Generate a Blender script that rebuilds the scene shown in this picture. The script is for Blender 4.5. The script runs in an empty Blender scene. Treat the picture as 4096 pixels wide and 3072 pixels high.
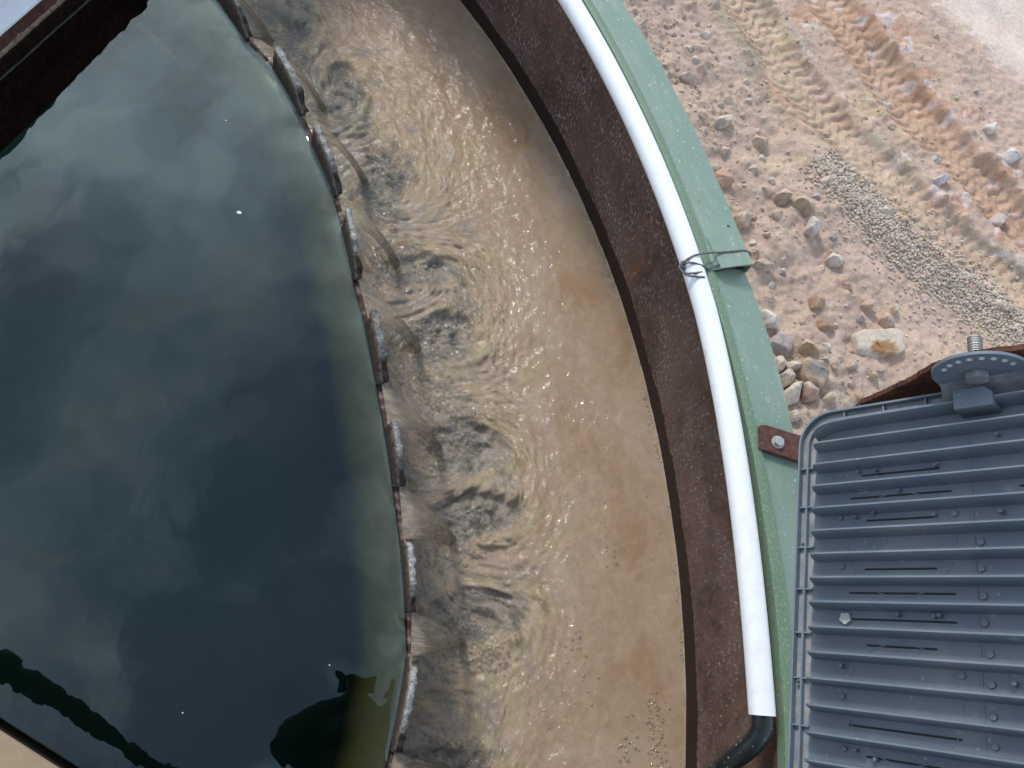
import bpy, bmesh, math, random
import numpy as np
from mathutils import Matrix, Vector

random.seed(7)
RNG = np.random.default_rng(11)
SC = bpy.context.scene
COL = SC.collection

# ------------------------------------------------------------------ camera
FPX, IW, IH = 3150.0, 4096.0, 3072.0
CAMZ = 1.87
PITCH, ROLL = math.radians(20.0), math.radians(-10.5)
RM = Matrix.Rotation(PITCH, 3, 'X') @ Matrix.Rotation(ROLL, 3, 'Y')
cam_d = bpy.data.cameras.new('camera')
cam = bpy.data.objects.new('camera', cam_d)
COL.objects.link(cam)
cam.matrix_world = Matrix.Translation((0, 0, CAMZ)) @ RM.to_4x4()
cam_d.sensor_fit = 'HORIZONTAL'
cam_d.sensor_width = 36.0
cam_d.lens = 36.0 * FPX / IW
cam_d.clip_start = 0.01
cam_d.clip_end = 2000
SC.camera = cam

# ------------------------------------------------------------------ world, sun, exposure
SUN_EL, SUN_AZ = math.radians(37.5), math.radians(-22.0)      # azimuth from +Y towards +X
world = bpy.data.worlds.new('World')
SC.world = world
world.use_nodes = True
wn, wl = world.node_tree.nodes, world.node_tree.links
wn.clear()
w_out = wn.new('ShaderNodeOutputWorld')
w_bg = wn.new('ShaderNodeBackground')
w_sky = wn.new('ShaderNodeTexSky')
w_sky.sky_type = 'NISHITA'
w_sky.sun_disc = False
w_sky.sun_elevation = SUN_EL
w_sky.sun_rotation = SUN_AZ
w_sky.air_density = 1.0
w_sky.dust_density = 0.5
w_sky.ozone_density = 0.15
w_co = wn.new('ShaderNodeTexCoord')
w_map = wn.new('ShaderNodeMapping')
w_map.inputs['Location'].default_value = (8.38, 1.86, 5.67)
w_map.inputs['Scale'].default_value = (1.0, 1.0, 1.6)
w_n = wn.new('ShaderNodeTexNoise')
w_n.inputs['Scale'].default_value = 3.1
w_n.inputs['Detail'].default_value = 6.0
w_n.inputs['Roughness'].default_value = 0.56
w_n.inputs['Distortion'].default_value = 0.35
w_rmp = wn.new('ShaderNodeValToRGB')
w_rmp.color_ramp.elements[0].position = 0.42
w_rmp.color_ramp.elements[1].position = 0.70
w_rmp.color_ramp.elements[0].color = (0.10, 0.10, 0.10, 1)
w_rmp.color_ramp.elements[1].color = (0.72, 0.72, 0.72, 1)
w_n2 = wn.new('ShaderNodeTexNoise')
w_n2.inputs['Scale'].default_value = 7.0
w_n2.inputs['Detail'].default_value = 5.0
w_cl = wn.new('ShaderNodeValToRGB')
w_cl.color_ramp.elements[0].position = 0.30
w_cl.color_ramp.elements[0].color = (5.2, 6.3, 8.0, 1)
w_cl.color_ramp.elements[1].position = 0.72
w_cl.color_ramp.elements[1].color = (13.0, 14.2, 15.4, 1)
w_mix = wn.new('ShaderNodeMix')
w_mix.data_type = 'RGBA'
wl.new(w_co.outputs['Generated'], w_map.inputs['Vector'])
wl.new(w_map.outputs['Vector'], w_n.inputs['Vector'])
wl.new(w_map.outputs['Vector'], w_n2.inputs['Vector'])
wl.new(w_n.outputs['Fac'], w_rmp.inputs['Fac'])
wl.new(w_n2.outputs['Fac'], w_cl.inputs['Fac'])
wl.new(w_rmp.outputs['Color'], w_mix.inputs['Factor'])
wl.new(w_sky.outputs['Color'], w_mix.inputs['A'])
# clouds are brighter towards the sun
w_nrm = wn.new('ShaderNodeVectorMath'); w_nrm.operation = 'DOT_PRODUCT'
w_nrm.inputs[1].default_value = (math.sin(SUN_AZ) * math.cos(SUN_EL), math.cos(SUN_AZ) * math.cos(SUN_EL), math.sin(SUN_EL))
wl.new(w_co.outputs['Generated'], w_nrm.inputs[0])
w_mr = wn.new('ShaderNodeMapRange'); w_mr.interpolation_type = 'SMOOTHSTEP'
w_mr.inputs['From Min'].default_value = 0.90; w_mr.inputs['From Max'].default_value = 1.0
w_mr.inputs['To Min'].default_value = 1.0; w_mr.inputs['To Max'].default_value = 2.4
wl.new(w_nrm.outputs['Value'], w_mr.inputs['Value'])
w_gl = wn.new('ShaderNodeVectorMath'); w_gl.operation = 'SCALE'
wl.new(w_cl.outputs['Color'], w_gl.inputs[0]); wl.new(w_mr.outputs['Result'], w_gl.inputs['Scale'])
wl.new(w_gl.outputs['Vector'], w_mix.inputs['B'])
wl.new(w_mix.outputs['Result'], w_bg.inputs['Color'])
w_bg.inputs['Strength'].default_value = 0.115
wl.new(w_bg.outputs['Background'], w_out.inputs['Surface'])

sun_d = bpy.data.lights.new('sun', 'SUN')
sun_d.energy = 1.5
sun_d.angle = math.radians(11.0)
sun_d.color = (1.0, 0.965, 0.90)
sun = bpy.data.objects.new('sun', sun_d)
COL.objects.link(sun)
sdir = Vector((math.sin(SUN_AZ) * math.cos(SUN_EL), math.cos(SUN_AZ) * math.cos(SUN_EL), math.sin(SUN_EL)))
sun.rotation_euler = sdir.to_track_quat('Z', 'Y').to_euler()
sun.location = sdir * 20

SC.view_settings.view_transform = 'Standard'
SC.view_settings.look = 'None'
SC.view_settings.gamma = 1.0
SC.view_settings.exposure = 0.80
SC.view_settings.use_curve_mapping = False
SC.cycles.max_bounces = 8
SC.cycles.transparent_max_bounces = 12

# ------------------------------------------------------------------ helpers
C0 = np.array([-2.596, 0.3393])          # centre of the round tank
ZR, ZC = 0.27, -0.26                      # top of the rim, level of the channel water (tank water is z = 0)


def at(px, py, z):
    """point of the place at height z that was surveyed at photo position px, py"""
    d = RM @ Vector(((px - IW / 2) / FPX, -(py - IH / 2) / FPX, -1.0))
    t = (z - CAMZ) / d.z
    return np.array([d.x * t, d.y * t, z])


def polar(th, r, z):
    return np.stack([C0[0] + r * np.cos(th), C0[1] + r * np.sin(th), z + 0 * th], -1)


def tag(o, label=None, cat=None, group=None, kind=None):
    if label: o['label'] = label
    if cat: o['category'] = cat
    if group: o['group'] = group
    if kind: o['kind'] = kind
    return o


def thing(name, label, cat, loc=(0, 0, 0), group=None):
    o = bpy.data.objects.new(name, None)
    COL.objects.link(o)
    o.location = loc
    o.empty_display_size = 0.05
    return tag(o, label, cat, group)


def link(name, me, mat=None, parent=None, smooth=True):
    o = bpy.data.objects.new(name, me)
    COL.objects.link(o)
    if mat is not None and not me.materials:
        me.materials.append(mat)
    if parent is not None:
        o.parent = parent
        if parent.type == 'EMPTY' and parent.parent is None:
            o.matrix_parent_inverse = Matrix.Translation(parent.location).inverted() if parent.rotation_euler.to_matrix() == Matrix.Identity(3) else Matrix.Identity(4)
    if smooth:
        me.polygons.foreach_set('use_smooth', np.ones(len(me.polygons), bool))
    return o


def mesh_np(name, V, F, col=None, uv=None):
    """V (n,3), F (m,4) or (m,3) arrays; col (n,3) vertex colour; uv (n,2)"""
    V = np.asarray(V, np.float32).reshape(-1, 3)
    F = np.asarray(F, np.int32)
    me = bpy.data.meshes.new(name)
    k = F.shape[1]
    me.vertices.add(len(V)); me.vertices.foreach_set('co', V.ravel())
    me.loops.add(F.size); me.loops.foreach_set('vertex_index', F.ravel())
    me.polygons.add(len(F))
    me.polygons.foreach_set('loop_start', np.arange(0, F.size, k, dtype=np.int32))
    me.update(calc_edges=True)
    if col is not None:
        a = me.color_attributes.new('Col', 'FLOAT_COLOR', 'POINT')
        a.data.foreach_set('color', np.concatenate([np.asarray(col, np.float32), np.ones((len(V), 1), np.float32)], 1).ravel())
    if uv is not None:
        l = me.uv_layers.new(name='UVMap')
        l.data.foreach_set('uv', np.asarray(uv, np.float32)[F.ravel()].ravel())
    me.validate()
    return me


def gridF(n, m, wrap_m=False, flip=False, base=0):
    i = np.arange(n - 1)[:, None]
    j = np.arange(m if wrap_m else m - 1)[None, :]
    j2 = (j + 1) % m
    a = i * m + j; b = i * m + j2; c = (i + 1) * m + j2; d = (i + 1) * m + j
    F = np.stack([a, b, c, d], -1).reshape(-1, 4)
    if flip: F = F[:, ::-1]
    return F + base


class MB:
    """collects pieces into one mesh"""
    def __init__(s): s.V = []; s.F = []; s.n = 0; s.C = []
    def add(s, V, F, col=None):
        V = np.asarray(V, float).reshape(-1, 3)
        s.V.append(V)
        for f in F: s.F.append([int(q) + s.n for q in f])
        s.C.append(np.tile(np.array(col if col is not None else (1, 1, 1), float), (len(V), 1)) if col is None or np.ndim(col) == 1 else np.asarray(col, float))
        s.n += len(V)
        return s
    def box(s, lo, hi, T=None, col=None):
        lo, hi = np.array(lo, float), np.array(hi, float)
        V = np.array([[(lo, hi)[i][0], (lo, hi)[j][1], (lo, hi)[k][2]] for i in (0, 1) for j in (0, 1) for k in (0, 1)])
        F = [(0, 1, 3, 2), (4, 6, 7, 5), (0, 4, 5, 1), (2, 3, 7, 6), (0, 2, 6, 4), (1, 5, 7, 3)]
        if T is not None: V = T(V)
        return s.add(V, F, col)
    def prism(s, P, h0, h1, T=None, col=None):
        P = np.array(P, float); n = len(P)
        V = np.concatenate([np.c_[P, np.full(n, h0)], np.c_[P, np.full(n, h1)]])
        F = [tuple(range(n))[::-1], tuple(range(n, 2 * n))] + [(i, (i + 1) % n, n + (i + 1) % n, n + i) for i in range(n)]
        if T is not None: V = T(V)
        return s.add(V, F, col)
    def tube(s, P, r, seg=10, cap=True, col=None):
        P = np.array(P, float); n = len(P)
        r = np.broadcast_to(np.array(r, float), (n,))
        t = np.gradient(P, axis=0); t /= np.linalg.norm(t, axis=1)[:, None] + 1e-12
        up = np.array([0, 0, 1.0]) if abs(t[0][2]) < 0.9 else np.array([1.0, 0, 0])
        V = []
        a = np.linspace(0, 2 * np.pi, seg, endpoint=False)
        x = np.cross(t[0], up); x /= np.linalg.norm(x)
        for i in range(n):
            x = x - t[i] * (x @ t[i]); x /= np.linalg.norm(x)
            y = np.cross(t[i], x)
            V.append(P[i] + r[i] * (np.cos(a)[:, None] * x + np.sin(a)[:, None] * y))
        F = [tuple(f) for f in gridF(n, seg, True)]
        if cap: F += [tuple(range(seg)), tuple(range((n - 1) * seg, n * seg))[::-1]]
        return s.add(np.concatenate(V), F, col)
    def mesh(s, name, bevel=0.0, seg=2):
        me = bpy.data.meshes.new(name)
        V = np.concatenate(s.V)
        me.from_pydata(V.tolist(), [], s.F)
        a = me.color_attributes.new('Col', 'FLOAT_COLOR', 'POINT')
        a.data.foreach_set('color', np.concatenate([np.concatenate(s.C), np.ones((len(V), 1))], 1).astype(np.float32).ravel())
        bm = bmesh.new(); bm.from_mesh(me)
        bmesh.ops.recalc_face_normals(bm, faces=bm.faces)
        if bevel > 0:
            ed = [e for e in bm.edges if len(e.link_faces) == 2 and e.calc_face_angle(0) > 0.6]
            bmesh.ops.bevel(bm, geom=ed, offset=bevel, segments=seg, affect='EDGES', profile=0.6, clamp_overlap=True)
        bm.to_mesh(me); bm.free()
        me.validate()
        return me


# --- vector noise (gradient noise on a hashed lattice)
_perm = np.random.default_rng(5).permutation(512)
_perm = np.concatenate([_perm, _perm])
_ga = np.random.default_rng(6).uniform(0, 2 * np.pi, 512)


def pn(x, y):
    x = np.asarray(x, float); y = np.asarray(y, float)
    xi = np.floor(x).astype(int); yi = np.floor(y).astype(int)
    xf = x - xi; yf = y - yi
    u = xf * xf * xf * (xf * (xf * 6 - 15) + 10); v = yf * yf * yf * (yf * (yf * 6 - 15) + 10)
    def g(i, j, dx, dy):
        h = _ga[_perm[(_perm[i & 511] + j) & 511]]
        return np.cos(h) * dx + np.sin(h) * dy
    a = g(xi, yi, xf, yf); b = g(xi + 1, yi, xf - 1, yf); c = g(xi, yi + 1, xf, yf - 1); d = g(xi + 1, yi + 1, xf - 1, yf - 1)
    return (a * (1 - u) + b * u) * (1 - v) + (c * (1 - u) + d * u) * v


def fbm(x, y, oct=4, lac=2.03, gain=0.5, ridged=False):
    s = 0; amp = 1; f = 1.0
    for k in range(oct):
        q = pn(x * f + 17.3 * k, y * f - 9.1 * k)
        if ridged: q = 0.5 - np.abs(q) * 1.6
        s = s + amp * q; amp *= gain; f *= lac
    return s


def sstep(a, b, x):
    t = np.clip((x - a) / (b - a), 0, 1)
    return t * t * (3 - 2 * t)


# --- materials
class NT:
    def __init__(s, name):
        s.m = bpy.data.materials.new(name); s.m.use_nodes = True
        s.t = s.m.node_tree; s.n = s.t.nodes; s.l = s.t.links
        s.p = s.n['Principled BSDF']; s.out = s.n['Material Output']
    def node(s, typ, **kw):
        n = s.n.new('ShaderNode' + typ)
        for k, v in kw.items(): setattr(n, k, v)
        return n
    def put(s, sock, v):
        if hasattr(v, 'links') or hasattr(v, 'is_output'): s.l.new(v, sock)
        else: sock.default_value = v
    def uv(s): return s.node('UVMap').outputs['UV'] if False else s.node('TexCoord').outputs['UV']
    def obj(s): return s.node('TexCoord').outputs['Object']
    def col(s): return s.node('Attribute', attribute_name='Col').outputs['Color']
    def map(s, v, scale=(1, 1, 1), loc=(0, 0, 0)):
        n = s.node('Mapping'); s.l.new(v, n.inputs['Vector']); n.inputs['Scale'].default_value = scale; n.inputs['Location'].default_value = loc
        return n.outputs['Vector']
    def noise(s, v, scale, detail=4, rough=0.55, dist=0.0):
        n = s.node('TexNoise'); s.l.new(v, n.inputs['Vector'])
        n.inputs['Scale'].default_value = scale; n.inputs['Detail'].default_value = detail
        n.inputs['Roughness'].default_value = rough; n.inputs['Distortion'].default_value = dist
        return n.outputs['Fac']
    def voro(s, v, scale, rand=1.0, feature='F1', out='Distance'):
        n = s.node('TexVoronoi', feature=feature); s.l.new(v, n.inputs['Vector'])
        n.inputs['Scale'].default_value = scale; n.inputs['Randomness'].default_value = rand
        return n.outputs[out]
    def ramp(s, f, *stops):
        n = s.node('ValToRGB'); s.l.new(f, n.inputs['Fac']); r = n.color_ramp
        while len(r.elements) < len(stops): r.elements.new(0.5)
        for e, (p, c) in zip(r.elements, stops):
            e.position = p; e.color = (c, c, c, 1) if np.ndim(c) == 0 else (*c, 1)
        return n.outputs['Color']
    def mix(s, f, a, b, mode='MIX'):
        n = s.node('Mix', data_type='RGBA', blend_type=mode)
        s.put(n.inputs['Factor'], f)
        for k, v in (('A', a), ('B', b)):
            s.put(n.inputs[k], v if not isinstance(v, tuple) else ((*v, 1) if len(v) == 3 else v))
        return n.outputs['Result']
    def math(s, op, a, b=0.0):
        n = s.node('Math', operation=op); s.put(n.inputs[0], a); s.put(n.inputs[1], b)
        return n.outputs[0]
    def bump(s, h, strength=0.5, dist=0.002, normal=None):
        n = s.node('Bump'); s.l.new(h, n.inputs['Height']); n.inputs['Strength'].default_value = strength; n.inputs['Distance'].default_value = dist
        if normal is not None: s.l.new(normal, n.inputs['Normal'])
        return n.outputs['Normal']
    def done(s, base=None, rough=None, normal=None, metal=None, spec=None, **kw):
        if base is not None: s.put(s.p.inputs['Base Color'], base if not isinstance(base, tuple) else (*base, 1))
        if rough is not None: s.put(s.p.inputs['Roughness'], rough)
        if metal is not None: s.put(s.p.inputs['Metallic'], metal)
        if spec is not None: s.put(s.p.inputs['Specular IOR Level'], spec)
        if normal is not None: s.put(s.p.inputs['Normal'], normal)
        return s.m


MAT = {}


def murky_water(t, base, normal, ior, keep):
    """silt in the body scatters evenly, whatever the ripples do; the ripples show in the mirror on top"""
    up = t.node('CombineXYZ'); up.inputs[2].default_value = 1.0
    geo = t.node('NewGeometry')
    vm = t.node('Mix', data_type='VECTOR'); vm.inputs['Factor'].default_value = 1 - keep
    t.l.new(up.outputs[0], vm.inputs['A']); t.l.new(geo.outputs['Normal'], vm.inputs['B'])
    d = t.node('BsdfDiffuse'); t.l.new(base, d.inputs['Color']); t.l.new(vm.outputs['Result'], d.inputs['Normal'])
    g = t.node('BsdfGlossy'); g.inputs['Roughness'].default_value = 0.03; t.l.new(normal, g.inputs['Normal'])
    f = t.node('Fresnel'); f.inputs['IOR'].default_value = ior; t.l.new(normal, f.inputs['Normal'])
    m = t.node('MixShader'); t.l.new(f.outputs[0], m.inputs[0]); t.l.new(d.outputs[0], m.inputs[1]); t.l.new(g.outputs[0], m.inputs[2])
    t.l.new(m.outputs[0], t.out.inputs['Surface'])
    return m


def build_materials():
    # --- rusty brown shell of the tank, lime flecks, wet foot
    t = NT('rusty_shell'); uv = t.uv()
    big = t.noise(uv, 3.5, 5, 0.6); mid = t.noise(t.map(uv, (1, 0.45, 1)), 28, 6, 0.65)
    base = t.mix(t.ramp(mid, (0.32, 0.0), (0.68, 1.0)), (0.052, 0.029, 0.021), (0.118, 0.072, 0.054))
    base = t.mix(t.ramp(big, (0.42, 0.0), (0.62, 0.75)), base, (0.140, 0.088, 0.068))
    orange = t.math('MULTIPLY', t.ramp(t.noise(t.map(uv, (1, 0.35, 1), (3.1, 0.7, 0)), 4.6, 4, 0.6), (0.60, 0.0), (0.70, 1.0)), t.ramp(t.noise(uv, 40, 3), (0.40, 0.0), (0.60, 1.0)))
    base = t.mix(t.math('MULTIPLY', orange, 0.7), base, (0.22, 0.070, 0.020))
    st = t.map(uv, (1, 0.5, 1))
    f1 = t.ramp(t.voro(st, 62), (0.10, 1.0), (0.21, 0.0))
    g1 = t.ramp(t.voro(st, 62, out='Color'), (0.52, 0.0), (0.56, 1.0))
    f2 = t.ramp(t.noise(t.map(uv, (1, 0.42, 1)), 130, 3, 0.7), (0.53, 0.0), (0.61, 1.0))
    g2 = t.ramp(t.noise(uv, 6.5, 5, 0.65), (0.41, 0.04), (0.60, 1.0))
    sepu = t.node('SeparateXYZ'); t.l.new(uv, sepu.inputs[0])
    g2 = t.math('MULTIPLY', g2, t.ramp(sepu.outputs['X'], (0.25, 0.45), (0.95, 1.0)))
    fl = t.math('MAXIMUM', t.math('MULTIPLY', f1, t.math('MULTIPLY', g1, 0.75)), t.math('MULTIPLY', f2, g2))
    sepv = t.node('SeparateXYZ'); t.l.new(uv, sepv.inputs[0])
    hgt = t.math('ADD', sepv.outputs['Y'], t.math('ADD', t.math('MULTIPLY', t.noise(t.map(uv, (1, 0.2, 1)), 3.2, 5, 0.6), 0.060), -0.022))
    wet = t.ramp(t.math('MULTIPLY', t.math('ADD', hgt, 0.30), 1.0), (0.120, 1.0), (0.128, 0.0))
    dry = t.math('SUBTRACT', 1.0, wet)
    base = t.mix(t.math('MULTIPLY', t.math('MULTIPLY', fl, dry), 0.70), base, (0.38, 0.33, 0.30))
    base = t.mix(t.math('MULTIPLY', wet, 0.96), base, (0.012, 0.0055, 0.0035))
    edge = t.ramp(t.math('ADD', hgt, 0.30), (0.118, 0.0), (0.125, 1.0), (0.131, 0.0))
    base = t.mix(t.math('MULTIPLY', edge, t.ramp(t.noise(uv, 60, 3), (0.45, 0.0), (0.65, 0.7))), base, (0.25, 0.19, 0.16))
    rough = t.mix(wet, (0.85, 0.85, 0.85), (0.55, 0.55, 0.55))
    nm = t.bump(t.noise(uv, 160, 5, 0.7), 0.6, 0.0015)
    nm = t.bump(fl, 0.5, 0.0012, nm)
    MAT['shell'] = t.done(base, rough, nm, spec=0.25)

    # --- green painted steel
    t = NT('green_paint'); uv = t.uv()
    base = t.mix(t.noise(uv, 5, 4), (0.150, 0.214, 0.160), (0.200, 0.270, 0.210))
    sp = t.math('MULTIPLY', t.ramp(t.voro(uv, 55), (0.09, 1.0), (0.19, 0.0)), t.ramp(t.voro(uv, 55, out='Color'), (0.62, 0.0), (0.66, 0.85)))
    sp2 = t.math('MULTIPLY', t.ramp(t.voro(uv, 150), (0.15, 1.0), (0.26, 0.0)), t.ramp(t.voro(uv, 150, out='Color'), (0.68, 0.0), (0.72, 0.9)))
    rings = t.math('MULTIPLY', t.ramp(t.voro(uv, 23), (0.10, 0.0), (0.16, 1.0), (0.22, 0.0)), t.math('MULTIPLY', t.ramp(t.voro(uv, 23, out='Color'), (0.66, 0.0), (0.70, 0.7)), t.ramp(t.noise(uv, 220, 3), (0.45, 0.0), (0.6, 1.0))))
    spots = t.math('MAXIMUM', t.math('MAXIMUM', sp, sp2), rings)
    base = t.mix(t.math('MULTIPLY', spots, 0.75), base, (0.54, 0.58, 0.53))
    chip = t.math('MULTIPLY', t.ramp(t.noise(uv, 42, 4, 0.7), (0.69, 0.0), (0.71, 1.0)), 1.0)
    base = t.mix(t.math('MULTIPLY', chip, 0.8), base, (0.05, 0.075, 0.05))
    grime = t.math('MULTIPLY', t.ramp(t.noise(t.map(uv, (0.5, 2.2, 1)), 12, 6, 0.7), (0.50, 0.0), (0.72, 1.0)), 0.5)
    base = t.mix(grime, base, (0.30, 0.31, 0.255))
    rs = t.math('MULTIPLY', t.ramp(t.noise(uv, 17, 6, 0.75), (0.655, 0.0), (0.69, 1.0)), 0.75)
    base = t.mix(rs, base, (0.13, 0.075, 0.045))
    nm = t.bump(t.noise(uv, 55, 4, 0.6), 0.25, 0.002)
    nm = t.bump(spots, 0.4, 0.0008, nm)
    MAT['green'] = t.done(base, t.mix(t.noise(uv, 18, 4), (0.34, 0.34, 0.34), (0.6, 0.6, 0.6)), nm)
    # greener, grubbier inner lip
    t = NT('green_lip_paint'); uv = t.uv()
    base = t.mix(t.noise(uv, 7, 4), (0.085, 0.145, 0.080), (0.140, 0.210, 0.138))
    dirt = t.math('MULTIPLY', t.ramp(t.noise(t.map(uv, (1, 2.5, 1)), 120, 4, 0.7), (0.55, 0.0), (0.64, 1.0)), 0.6)
    base = t.mix(dirt, base, (0.42, 0.42, 0.36))
    base = t.mix(t.ramp(t.noise(uv, 26, 4, 0.7), (0.66, 0.0), (0.70, 0.7)), base, (0.12, 0.05, 0.025))
    MAT['lip'] = t.done(base, 0.5, t.bump(t.noise(uv, 140, 4, 0.65), 0.5, 0.001))

    # --- white pvc
    t = NT('white_pvc'); uv = t.uv()
    base = t.mix(t.noise(t.map(uv, (1, 6, 1)), 3, 3), (0.72, 0.73, 0.74), (0.79, 0.79, 0.79))
    sm = t.math('MULTIPLY', t.ramp(t.voro(uv, 9), (0.08, 1.0), (0.14, 0.0)), t.ramp(t.voro(uv, 9, out='Color'), (0.70, 0.0), (0.74, 0.5)))
    base = t.mix(sm, base, (0.62, 0.53, 0.38))
    dots = t.math('MULTIPLY', t.ramp(t.voro(uv, 60), (0.05, 1.0), (0.10, 0.0)), t.ramp(t.voro(uv, 60, out='Color'), (0.82, 0.0), (0.86, 0.6)))
    base = t.mix(dots, base, (0.42, 0.40, 0.36))
    base = t.mix(t.math('MULTIPLY', t.ramp(t.noise(uv, 30, 5, 0.7), (0.50, 0.0), (0.75, 1.0)), 0.34), base, (0.50, 0.46, 0.40))
    MAT['pvc'] = t.done(base, 0.32, t.bump(t.noise(uv, 40, 3), 0.06, 0.001))

    # --- rubber hose
    t = NT('black_rubber'); o = t.obj()
    sp = t.math('MULTIPLY', t.ramp(t.voro(o, 95), (0.14, 1.0), (0.24, 0.0)), t.ramp(t.voro(o, 95, out='Color'), (0.66, 0.0), (0.70, 0.8)))
    base = t.mix(sp, (0.010, 0.013, 0.013), (0.24, 0.27, 0.26))
    MAT['rubber'] = t.done(base, 0.36, t.bump(t.noise(o, 120, 3), 0.2, 0.001))

    # --- dull wire
    t = NT('dull_wire'); o = t.obj()
    MAT['wire'] = t.done(t.mix(t.noise(o, 90, 3), (0.075, 0.07, 0.07), (0.16, 0.15, 0.145)), 0.5, t.bump(t.noise(o, 400, 2), 0.3, 0.0005), metal=0.25)

    # --- flaky rust
    t = NT('flaky_rust'); o = t.obj()
    base = t.mix(t.ramp(t.noise(o, 34, 6, 0.7), (0.36, 0.0), (0.64, 1.0)), (0.030, 0.012, 0.009), (0.115, 0.045, 0.028))
    base = t.mix(t.ramp(t.noise(o, 75, 4, 0.7), (0.58, 0.0), (0.70, 0.6)), base, (0.20, 0.10, 0.055))
    MAT['rust'] = t.done(base, 0.8, t.bump(t.noise(o, 130, 5, 0.7), 0.8, 0.002), spec=0.2)
    t = NT('red_lead_rust'); o = t.obj()
    base = t.mix(t.ramp(t.noise(o, 46, 6, 0.7), (0.36, 0.0), (0.66, 1.0)), (0.050, 0.017, 0.013), (0.125, 0.055, 0.042))
    base = t.mix(t.ramp(t.noise(o, 150, 4, 0.7), (0.60, 0.0), (0.72, 0.5)), base, (0.26, 0.18, 0.14))
    MAT['redrust'] = t.done(base, 0.7, t.bump(t.noise(o, 150, 5, 0.7), 0.5, 0.001), spec=0.3)

    # --- zinc bolts
    t = NT('zinc_steel'); o = t.obj()
    MAT['zinc'] = t.done(t.mix(t.noise(o, 180, 4), (0.30, 0.30, 0.28), (0.55, 0.54, 0.50)), 0.42, t.bump(t.noise(o, 500, 3), 0.2, 0.0005), metal=0.6)

    # --- grey-blue powder coat of the floodlight
    t = NT('blue_grey_powder_coat'); o = t.obj()
    base = t.mix(t.noise(o, 14, 4), (0.098, 0.128, 0.157), (0.130, 0.160, 0.188))
    dust = t.math('MULTIPLY', t.ramp(t.noise(o, 9, 5, 0.6), (0.46, 0.0), (0.74, 0.5)), 1.0)
    base = t.mix(t.math('MULTIPLY', dust, 0.9), base, (0.24, 0.245, 0.24))
    scuff = t.math('MULTIPLY', t.ramp(t.noise(o, 55, 6, 0.75), (0.60, 0.0), (0.70, 1.0)), t.ramp(t.noise(o, 6, 3), (0.48, 0.0), (0.60, 0.55)))
    base = t.mix(scuff, base, (0.32, 0.325, 0.315))
    sp = t.math('MULTIPLY', t.ramp(t.voro(o, 75), (0.10, 1.0), (0.19, 0.0)), t.ramp(t.voro(o, 75, out='Color'), (0.74, 0.0), (0.78, 0.6)))
    sp2 = t.math('MULTIPLY', t.ramp(t.voro(o, 24), (0.13, 1.0), (0.20, 0.0)), t.ramp(t.voro(o, 24, out='Color'), (0.80, 0.0), (0.82, 0.4)))
    base = t.mix(t.math('MAXIMUM', sp, sp2), base, (0.34, 0.34, 0.32))
    MAT['powder'] = t.done(base, 0.60, t.bump(t.noise(o, 700, 2), 0.12, 0.0004))
    t = NT('dusty_powder_coat'); o = t.obj()
    base = t.mix(t.ramp(t.noise(o, 30, 5, 0.65), (0.35, 0.0), (0.65, 1.0)), (0.125, 0.148, 0.170), (0.27, 0.26, 0.245))
    MAT['powder_dusty'] = t.done(base, 0.65, t.bump(t.noise(o, 300, 3), 0.15, 0.0005))
    t = NT('dark_slot'); MAT['slot'] = t.done((0.008, 0.010, 0.012), 0.7)
    t = NT('bird_lime'); MAT['lime'] = t.done((0.42, 0.44, 0.40), 0.85)

    # --- crusted weir plate: colour stored per point
    t = NT('crusted_plate'); o = t.obj(); c = t.col()
    n1 = t.noise(o, 150, 6, 0.75)
    base = t.mix(1.0, c, t.ramp(n1, (0.34, 0.22), (0.52, 0.9), (0.70, 1.25)), 'MULTIPLY')
    pit = t.ramp(t.noise(o, 330, 4, 0.7), (0.56, 0.0), (0.64, 1.0))
    base = t.mix(t.math('MULTIPLY', pit, 0.85), base, (0.018, 0.012, 0.010))
    nm = t.bump(t.noise(o, 260, 5, 0.7), 1.0, 0.003)
    MAT['crust'] = t.done(base, 0.75, nm, spec=0.3)

    # --- slimy submerged ledge
    t = NT('slimy_ledge'); o = t.obj(); c = t.col()
    base = t.mix(1.0, c, t.ramp(t.noise(o, 16, 5, 0.6), (0.3, 0.82), (0.7, 1.15)), 'MULTIPLY')
    MAT['slime'] = t.done(base, 0.9, spec=0.1)
    t = NT('dark_sludge'); o = t.obj()
    MAT['sludge'] = t.done(t.mix(t.noise(o, 2.5, 4), (0.005, 0.019, 0.016), (0.009, 0.027, 0.022)), 1.0, spec=0.0)

    # --- clear dark tank water
    t = NT('tank_water'); o = t.obj()
    g = t.node('BsdfGlossy'); g.inputs['Roughness'].default_value = 0.0; g.inputs['Color'].default_value = (0.82, 1.0, 0.98, 1)
    tr = t.node('BsdfTransparent'); tr.inputs['Color'].default_value = (0.84, 0.88, 0.76, 1)
    mx = t.node('MixShader'); fr = t.node('Fresnel'); fr.inputs['IOR'].default_value = 1.62
    sw = t.noise(o, 5.0, 1, 0.4, 0.5)
    sm = t.noise(t.map(o, (1.3, 0.8, 1.0)), 22, 1, 0.4, 0.3)
    h = t.math('ADD', sw, t.math('MULTIPLY', sm, 0.10))
    nm = t.bump(h, 1.0, 0.0016)
    nm.node.inputs['Filter Width'].default_value = 2.0
    t.l.new(nm, g.inputs['Normal']); t.l.new(nm, fr.inputs['Normal'])
    t.l.new(fr.outputs[0], mx.inputs[0]); t.l.new(tr.outputs[0], mx.inputs[1]); t.l.new(g.outputs[0], mx.inputs[2])
    t.l.new(mx.outputs[0], t.out.inputs['Surface'])
    MAT['tank_water'] = t.m

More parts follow.
